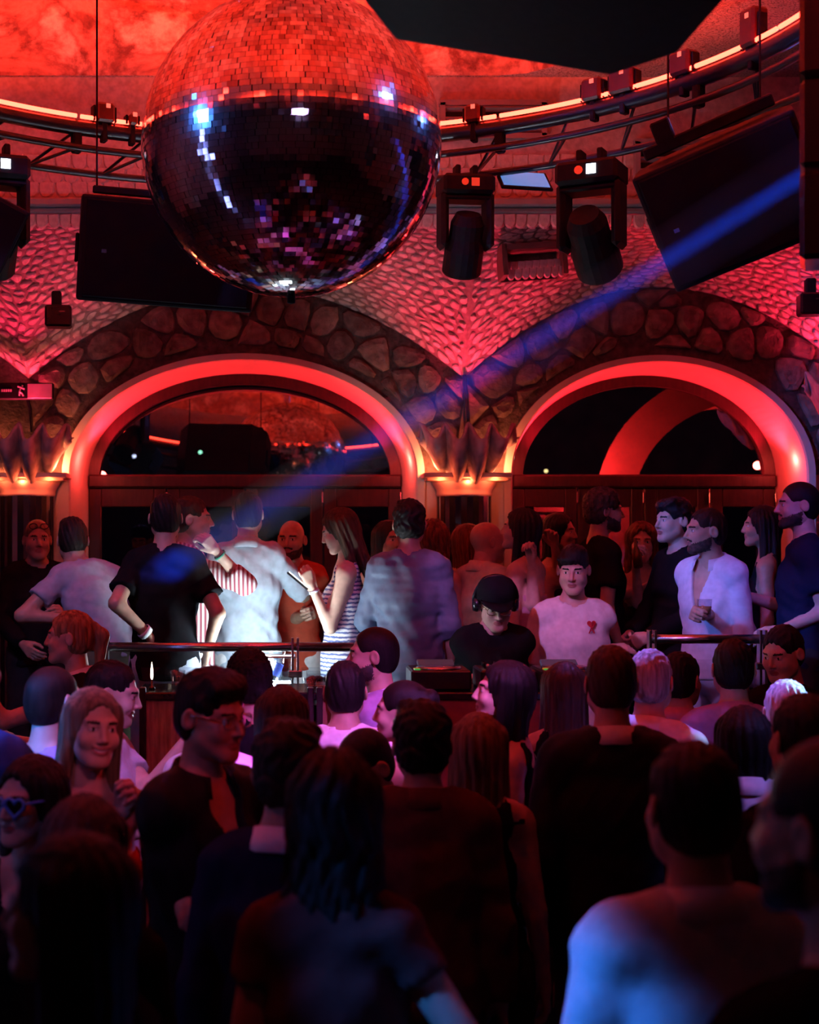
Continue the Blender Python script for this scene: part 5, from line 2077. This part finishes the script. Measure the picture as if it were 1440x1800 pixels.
sperson('person in a strapless pink top with one hand raised', 915, 896, 7.35, ST, -55, hy=-72, female=True, hair='long', hc='black', skin='fair', top='strapless', tc=C_PINK, bottom=C_DARK, fine=True,
       armR=((934, 985, 7.15), (.9, .3, -1)), armL='down', hands=('relaxed', 'grip'), pitch=6)
sperson('person in a black t-shirt facing right, tallest behind the white t-shirt', 1063, 864, 7.85, ST, 80, hy=84, hair='curly', hc='brown', top='tee', tc=C_BLACK, bottom=C_DARK, beard=True, fine=True, armL='bent', armR='down', w=1.06)
sperson('person in a black top half hidden between strapless top and tall black t-shirt', 985, 905, 8.45, ST, 120, female=True, hair='long', hc='black', top='tank', tc=C_BLACK, neck='scoop', bottom=C_DARK, armL=((975, 960, 8.2), (.5, .2, -1)))
s13 = sperson('person in a maroon top drinking from a bottle', 1128, 922, 8.25, ST, 190, female=True, hair='long_wavy', hc='auburn', skin='fair', top='tank', tc=C_MAROON, neck='scoop', bottom=C_DARK,
             armR=((1118, 992, 8.0), (-.3, .3, -1)), hands=('relaxed', 'grip'), fine=True)
sperson('person in a black sweater facing left beside the open lilac shirt', 1184, 880, 7.55, ST, -105, hy=-110, hair='messy', hc='black', skin='fair', top='long', tc=C_BLACK, bottom=C_DARK, armL='low', armR='low', hands=('grip', 'grip'), fine=True)
s15 = sperson('person in an open lilac shirt holding a tumbler', 1240, 896, 7.0, ST, -128, hy=-98, hair='slick', hc='dark', skin='tan', top='shirt', tc=C_LILAC, neck='open', collar=C_LILAC, bottom=C_JEANS, beard=True, fine=True, lean=(0, .05),
             armR=((1228, 1078, 6.78), (-.8, -.3, -1)), armL='down', hands=('relaxed', 'grip'), sleeve=1.35)
sperson('person in a black top standing between lilac shirt and navy t-shirt', 1338, 892, 7.75, ST, -70, hy=-80, female=True, hair='long', hc='black', top='tank', tc=C_BLACK, neck='scoop', bottom=C_DARK)
sperson('person in a navy t-shirt facing left at the right end of the stage', 1402, 850, 6.85, ST, -75, hy=-88, hair='crew', hc='black', skin='fair', top='tee', tc=C_NAVY, bottom=C_DARK, beard=True, fine=True,
       armL=((1372, 1108, 6.7), (.2, -1, .2)), armR='bent', w=1.06)
s18 = sperson('person in a black cap, glasses and headphones bent over the booth', 872, 1024, 6.72, DJ, 172, hy=178, pitch=-20, hair='short', hc='black', skin='fair', top='tee', tc=C_BLACK, bottom=C_DARK, fine=True, lean=(0, .10),
             armL=((925, 1190, 6.42), (.9, -.4, -.2)), armR=((835, 1195, 6.42), (-.9, -.4, -.2)), H=1.76, sleeve=.9, w=1.08)
s19 = sperson('person in a white t-shirt with a small red heart, hand on hip', 1008, 964, 6.98, DJ, 186, hy=196, pitch=-10, hair='fringe', hc='black', skin='fair', top='tee', tc=C_WHITE, bottom=C_DARK, fine=True, w=1.08,
             armL=((1072, 1140, 6.95), (1.6, .2, .3)), armR='down', sleeve=.85, hem=.80)

# cap, headphones, glasses of the person at the booth
cap = MB().lathe([(.101, .02), (.104, .05), (.098, .085), (.080, .115), (.045, .135), (.0, .140)], (0, -.012, .018), 28)
cap_o = head_part(s18, 'cap', cap, C_BLACK)
vs_, fs_ = [], []
for i in range(13):
    a = math.radians(25 + 130 * i / 12)
    vs_ += [(.100 * math.cos(a), -.012 + .101 * math.sin(a), .052), (.092 * math.cos(a), -.005 + (.10 + .075 * math.sin(a)) * math.sin(a), .036),
            (.092 * math.cos(a), -.005 + (.10 + .075 * math.sin(a)) * math.sin(a), .031), (.100 * math.cos(a), -.012 + .101 * math.sin(a), .045)]
for i in range(12):
    for r_ in range(4):
        fs_.append((i * 4 + r_, i * 4 + (r_ + 1) % 4, i * 4 + 4 + (r_ + 1) % 4, i * 4 + 4 + r_))
head_part(s18, 'visor', MB().add(vs_, fs_), C_BLACK, True, cap_o)
hp = MB().tube([(.113 * math.cos(a), -.02, .02 + .135 * math.sin(a)) for a in np.linspace(0, math.pi, 17)], .010, 8)
hp_o = head_part(s18, 'headphones', hp, M_BLACKG)
for sx in (-1, 1):
    head_part(s18, 'ear_cup', MB().lathe([(0, -.02), (.036, -.018), (.040, 0), (.034, .018), (0, .022)], (sx * .098, -.018, .0), 18, axis=(sx, 0, 0)), M_BLACKG, True, hp_o)
glasses(s18, mat('gold_wire', (.7, .55, .3), .25, 1.0))
# small red heart and letter on the white tee
hm_ = mat('red_print', (.55, .02, .04), .7)
Rv, Fv = s19['R'], s19['Fw']


def on_front(pi, m_, name, shapes, x, z):
    """flat motif lying on the front of the shirt"""
    dg = None
    me_ = pi['shirt'].data
    co = np.empty(len(me_.vertices) * 3, np.float32)
    me_.vertices.foreach_get('co', co)
    co = co.reshape(-1, 3)
    u = co @ pi['R']
    wv_ = co @ pi['Fw']
    mb_ = MB()
    for poly in shapes:
        vs = []
        for (a, b) in poly:
            dd = (u - (x + a)) ** 2 + (co[:, 2] - (z + b)) ** 2
            k = np.where(dd < .0006)[0]
            dep = wv_[k].max() if len(k) else .14
            q = pi['R'] * (x + a) + pi['Fw'] * (dep + .004)
            vs.append((q[0], q[1], z + b))
        mb_.add(vs, [tuple(range(len(vs)))])
    mb_.obj(name, m_, pi['shirt'])


heart = [(.0015 * 16 * math.sin(t) ** 3,   .0015 * (13 * math.cos(t) - 5 * math.cos(2 * t) - 2 * math.cos(3 * t) - math.cos(4 * t))) for t in np.linspace(0, 2 * math.pi, 20)[:-1]]
zc_ = s19['sp'](1.395)[2]
on_front(s19, hm_, 'heart_print', [heart, [(-.004, -.016), (.004, -.016), (-.010, -.046), (-.017, -.046)], [(-.004, -.016), (.004, -.016), (.017, -.046), (.010, -.046)], [(-.009, -.030), (.009, -.030), (.008, -.035), (-.008, -.035)]], -.085, zc_)

# things held on the stage
held('phone', 'glowing phone held by the person in the patterned dress', 'phone', P(523, 1021, 7.72) + Vector((0, 0, .0)),
     lambda e: (MB().box((0, 0, 0), (.012, .07, .14), Ry(-50), bev=.004).obj('case', M_BLACKG, e), MB().box((.006, 0, .006), (.003, .062, .128), Ry(-50)).obj('screen', emit_mat('phone_screen', (.8, .9, 1.0), 5), e)))
hp_ = hand_point(s6, -1, .07, 0)


def stem_glass(e):
    MB().lathe([(0, -.07), (.03, -.07), (.004, -.06), (.004, .0), (.03, .03), (.034, .08), (.032, .08), (.027, .032), (0, .006)], (0, 0, 0), 16).obj('glass_body', M_CLEAR, e, smooth=True)


held('wine_glass', 'clear stemmed glass in the hand of the person in the orange red t-shirt', 'glass', hp_ + Vector((-.04, -.03, .05)), stem_glass, group='stemmed glasses')
held('wine_glass', 'second stemmed glass beside it, nearer the patterned dress', 'glass', hp_ + Vector((.045, -.02, .05)), stem_glass, group='stemmed glasses')
tumbler('clear tumbler with a drink in the hand of the person in lilac', hand_point(s15, 1, .07, -.02) + Vector((.045, -.03, .0)), .038, .09, M_DRINK)
held('beer_bottle', 'small dark bottle held at the mouth of the person in maroon', 'bottle', hand_point(s13, 1, .06, .0),
     lambda e: MB().lathe([(0, -.10), (.026, -.10), (.027, -.02), (.011, .03), (.011, .08), (0, .08)], (0, -.03, .02), 14, axis=(0, .5, 1)).obj('bottle_body', mat('brown_glass', (.10, .04, .01), .1), e, smooth=True))

# ------------------------------------------------------------------ people on the dance floor
person('person in a black top with white collar facing left below the stage', 122, 1076, 6.3, 0.12, -85, hy=-88, female=True, hair='ponytail', hc='blond', skin='fair', top='long', tc=C_BLACK, neck='crew', collar=C_WHITE, bottom=C_DARK, fine=True,
       armL=((-45, 1178, 6.05), (.2, -.5, -1)), armR='bent', sleeve=.5)
person('person in a blue shirt cut by the left edge', -52, 1105, 4.3, 0, 20, hair='short', hc='dark', top='shirt', tc=C_BLUE, neck='collar', collar=C_BLUE, bottom=C_DARK, w=1.1, armR='hip')
person('person in a purple t-shirt from behind, just right of the blue shirt', 96, 1172, 4.85, 0, 30, hy=40, hair='buzz', hc='dark', skin='fair', top='tee', tc=C_PURPLE, bottom=C_DARK, w=1.05)
person('person in a lilac t-shirt in profile facing right, arm reaching forward', 198, 1166, 5.6, 0, 95, hy=92, smile=True, hair='slick', hc='black', skin='fair', top='tee', tc=C_LILAC, bottom=C_DARK, fine=True, pitch=-12,
       armL=((330, 1300, 5.55), (.2, -.5, -1)), armR='bent')
f22 = person('person in a red strapless top with gold necklace, hand at the chest', 163, 1214, 4.3, 0, 158, hy=152, female=True, hair='long_straight', hc='light', skin='fair', top='strapless', tc=cloth('red_top', (.45, .03, .03)), bottom=C_DARK, fine=True, roll=-6, smile=True,
             armL=((212, 1432, 4.11), (.9, .0, -1)), armR='down', hands=('grip', 'relaxed'))
nk = f22['neck_base']
MB().tube([tuple(nk + f22['R'] * (.075 * math.sin(a)) + f22['Fw'] * (.075 * math.cos(a) + .018) + V3(0, 0, -.012 - .022 * math.cos(a))) for a in np.linspace(0, 2 * math.pi, 33)[:-1]], .0022, 5, closed=True).obj('necklace', mat('gold', (.9, .6, .25), .2, 1.0), f22['root'], smooth=True)
MB().box(tuple(nk + f22['Fw'] * .095 + V3(0, 0, -.036)), (.03, .008, .01), bev=.002).obj('pendant', MATS['gold'], f22['root'])
f21 = person('person with glasses in an open black jacket, looking right', 372, 1188, 4.1, 0, 132, hy=128, hair='quiff', hc='black', skin='tan', top='jacket', tc=cloth('black_jacket', (.010, .010, .012), .6), neck='open', collar=cloth('black_jacket', (.01, .01, .012)), bottom=C_DARK, fine=True, pitch=-6,
             armL='bent', armR=((322, 1592, 3.97), (-.6, -.6, -.6)), hands=('relaxed', 'grip'), w=1.05)
glasses(f21, M_STEEL)
f26 = person('person in blue heart shaped sunglasses at the left edge', 52, 1336, 3.9, 0, -160, hy=-148, female=True, hair='long', hc='dark', skin='fair', top='tank', tc=C_BLACK, neck='scoop', bottom=C_DARK, fine=True)
glasses(f26, mat('blue_plastic', (.10, .32, .80), .35), M_BLACKG, 'heart')
person('person in black from behind, right of the heart shaped sunglasses', 150, 1404, 3.15, 0, 10, female=True, hair='long', hc='brown', top='long', tc=C_BLACK, bottom=C_DARK)
person('person in black in profile facing left, nearest in the lower left corner', 118, 1476, 2.3, 0, -70, hy=-80, female=True, hair='long', hc='black', skin='fair', top='long', tc=C_BLACK, bottom=C_DARK, fine=True, armR='down', armL='down')
person('person in a black t-shirt from behind, right below the glowing bucket', 436, 1150, 5.9, 0, -12, hy=-20, hair='curly', hc='black', top='tee', tc=C_BLACK, bottom=C_DARK)
person('person in a charcoal top from behind, left of the purple lit white t-shirt', 496, 1210, 5.0, 0, 8, female=True, hair='long', hc='brown', top='tank', tc=C_DARK, neck='scoop', bottom=C_DARK)
person('person in a white t-shirt mostly hidden behind the open black jacket', 388, 1197, 5.2, 0, 30, hair='short', hc='black', top='tee', tc=C_WHITE, bottom=C_DARK)
f20 = person('person in a navy sweater with a white collar from behind', 508, 1276, 3.6, 0, 18, hy=10, hair='messy', hc='dark', top='long', tc=C_NAVY, neck='collar', collar=C_WHITE, bottom=C_DARK, w=1.1, armL='down', armR='down')
person('person in a maroon short sleeved top from behind in the centre foreground', 588, 1330, 2.95, 0, 6, female=True, hair='long_wavy', hc='dark', top='tee', tc=C_MAROON, bottom=C_PINK, armR='hip', sleeve=.3)
person('person in an open purple shirt in profile before the booth', 655, 1106, 6.3, 0, -75, hy=-84, hair='crew', hc='black', skin='tan', top='shirt', tc=C_PURPLE, neck='open', collar=C_LILAC, bottom=C_DARK, fine=True, beard=True, w=1.08)
person('person in a white t-shirt from behind, lit purple in the middle of the crowd', 607, 1166, 5.85, 0, 4, hair='short', hc='black', skin='tan', top='tee', tc=C_WHITE, bottom=C_DARK, w=1.06)
person('person in a black sleeveless top facing left, directly before the open purple shirt', 706, 1200, 5.4, 0, -70, hy=-75, female=True, hair='bun', hc='black', skin='fair', top='tank', tc=C_BLACK, neck='scoop', bottom=C_DARK, fine=True)
person('person in a black t-shirt looking down to the left behind the maroon jacket', 640, 1288, 4.8, 0, -125, hy=-128, pitch=-24, smile=True, hair='crew', hc='black', skin='tan', top='tee', tc=C_BLACK, bottom=C_DARK, fine=True, lean=(0, .06))
person('person in a maroon jacket from behind in the centre', 742, 1242, 4.35, 0, 2, hair='messy', hc='black', top='jacket', tc=C_MAROON, neck='collar', collar=C_MAROON, bottom=C_DARK, w=1.04)
person('person in a black sleeveless top from behind, right of the maroon jacket', 842, 1256, 4.65, 0, 12, female=True, hair='long_straight', hc='light', skin='fair', top='tank', tc=C_BLACK, neck='scoop', bottom=C_DARK)
person('person in a black sleeveless top in profile facing left below the black cap', 885, 1166, 5.25, 0, -78, hy=-84, pitch=8, female=True, hair='long', hc='black', skin='fair', top='tank', tc=C_BLACK, neck='scoop', bottom=C_DARK, fine=True)
person('person in a black sleeveless top from behind, left of the black suit jacket', 992, 1166, 5.95, 0, 6, female=True, hair='long_straight', hc='brown', top='tank', tc=C_BLACK, neck='scoop', bottom=C_DARK)
person('person in a black suit jacket from behind', 1073, 1140, 4.8, 0, 2, hair='short', hc='brown', skin='fair', top='jacket', tc=cloth('black_jacket', (.01, .01, .012)), neck='collar', collar=C_WHITE, bottom=C_DARK, w=1.16)
person('person in a white shirt from behind, right of the black suit jacket', 1145, 1146, 5.6, 0, 28, hair='short', hc='grey', skin='fair', top='shirt', tc=C_WHITE, neck='collar', collar=C_WHITE, bottom=C_DARK, w=1.05)
person('person in a pink shirt turned right behind the white shirt', 1198, 1150, 6.45, 0, 20, hy=40, hair='short', hc='black', skin='tan', top='shirt', tc=C_PINK, neck='collar', collar=C_PINK, bottom=C_DARK)
person('person in a purple shirt from behind under the right railing', 1288, 1128, 6.0, 0, 6, hair='short', hc='black', skin='fair', top='shirt', tc=C_PURPLE, neck='collar', collar=C_PURPLE, bottom=C_DARK, w=1.05)
person('person in a black t-shirt with lowered face below the navy t-shirt', 1376, 1104, 6.55, 0, -140, hy=-130, hair='short', hc='black', skin='fair', top='tee', tc=C_BLACK, bottom=C_DARK, fine=True, pitch=-14)
person('person in a charcoal shirt with head lit bright blue white at the right', 1383, 1200, 5.4, 0, 10, hair='short', hc='silver', skin='fair', top='shirt', tc=C_DARK, neck='collar', bottom=C_DARK)
person('person in a wide lilac shirt from behind, between the two nearest people at right', 1307, 1246, 4.9, 0, 6, female=True, hair='bob', hc='black', top='shirt', tc=C_LILAC, neck='collar', collar=C_LILAC, bottom=C_DARK, w=1.15)
person('person in a black t-shirt from behind, mostly hidden at the right edge', 1412, 1226, 3.9, 0, -10, hair='short', hc='black', top='tee', tc=C_BLACK, bottom=C_DARK)
person('person in a white shirt with blue lit sleeve from behind, right foreground', 1216, 1312, 2.72, 0, -4, hy=-8, hair='short', hc='black', skin='fair', top='shirt', tc=C_WHITE, neck='collar', collar=C_WHITE, bottom=C_DARK, w=1.12, armL='down', armR='down', sleeve=1.9)
person('person in a black t-shirt cut by the lower right corner', 1458, 1308, 1.95, 0, -25, hy=-38, hair='crew', hc='black', skin='fair', top='tee', tc=C_BLACK, bottom=C_DARK, beard=True, fine=True, w=1.1)

if False:
    for i, a in enumerate(PEOPLE):
        for b in PEOPLE[:i]:
            dd = math.hypot(*(a['base'] - b['base'])[:2])
            if dd < .34:
                print('CLOSE %.2f %s | %s' % (dd, a['label'][:40], b['label'][:40]))
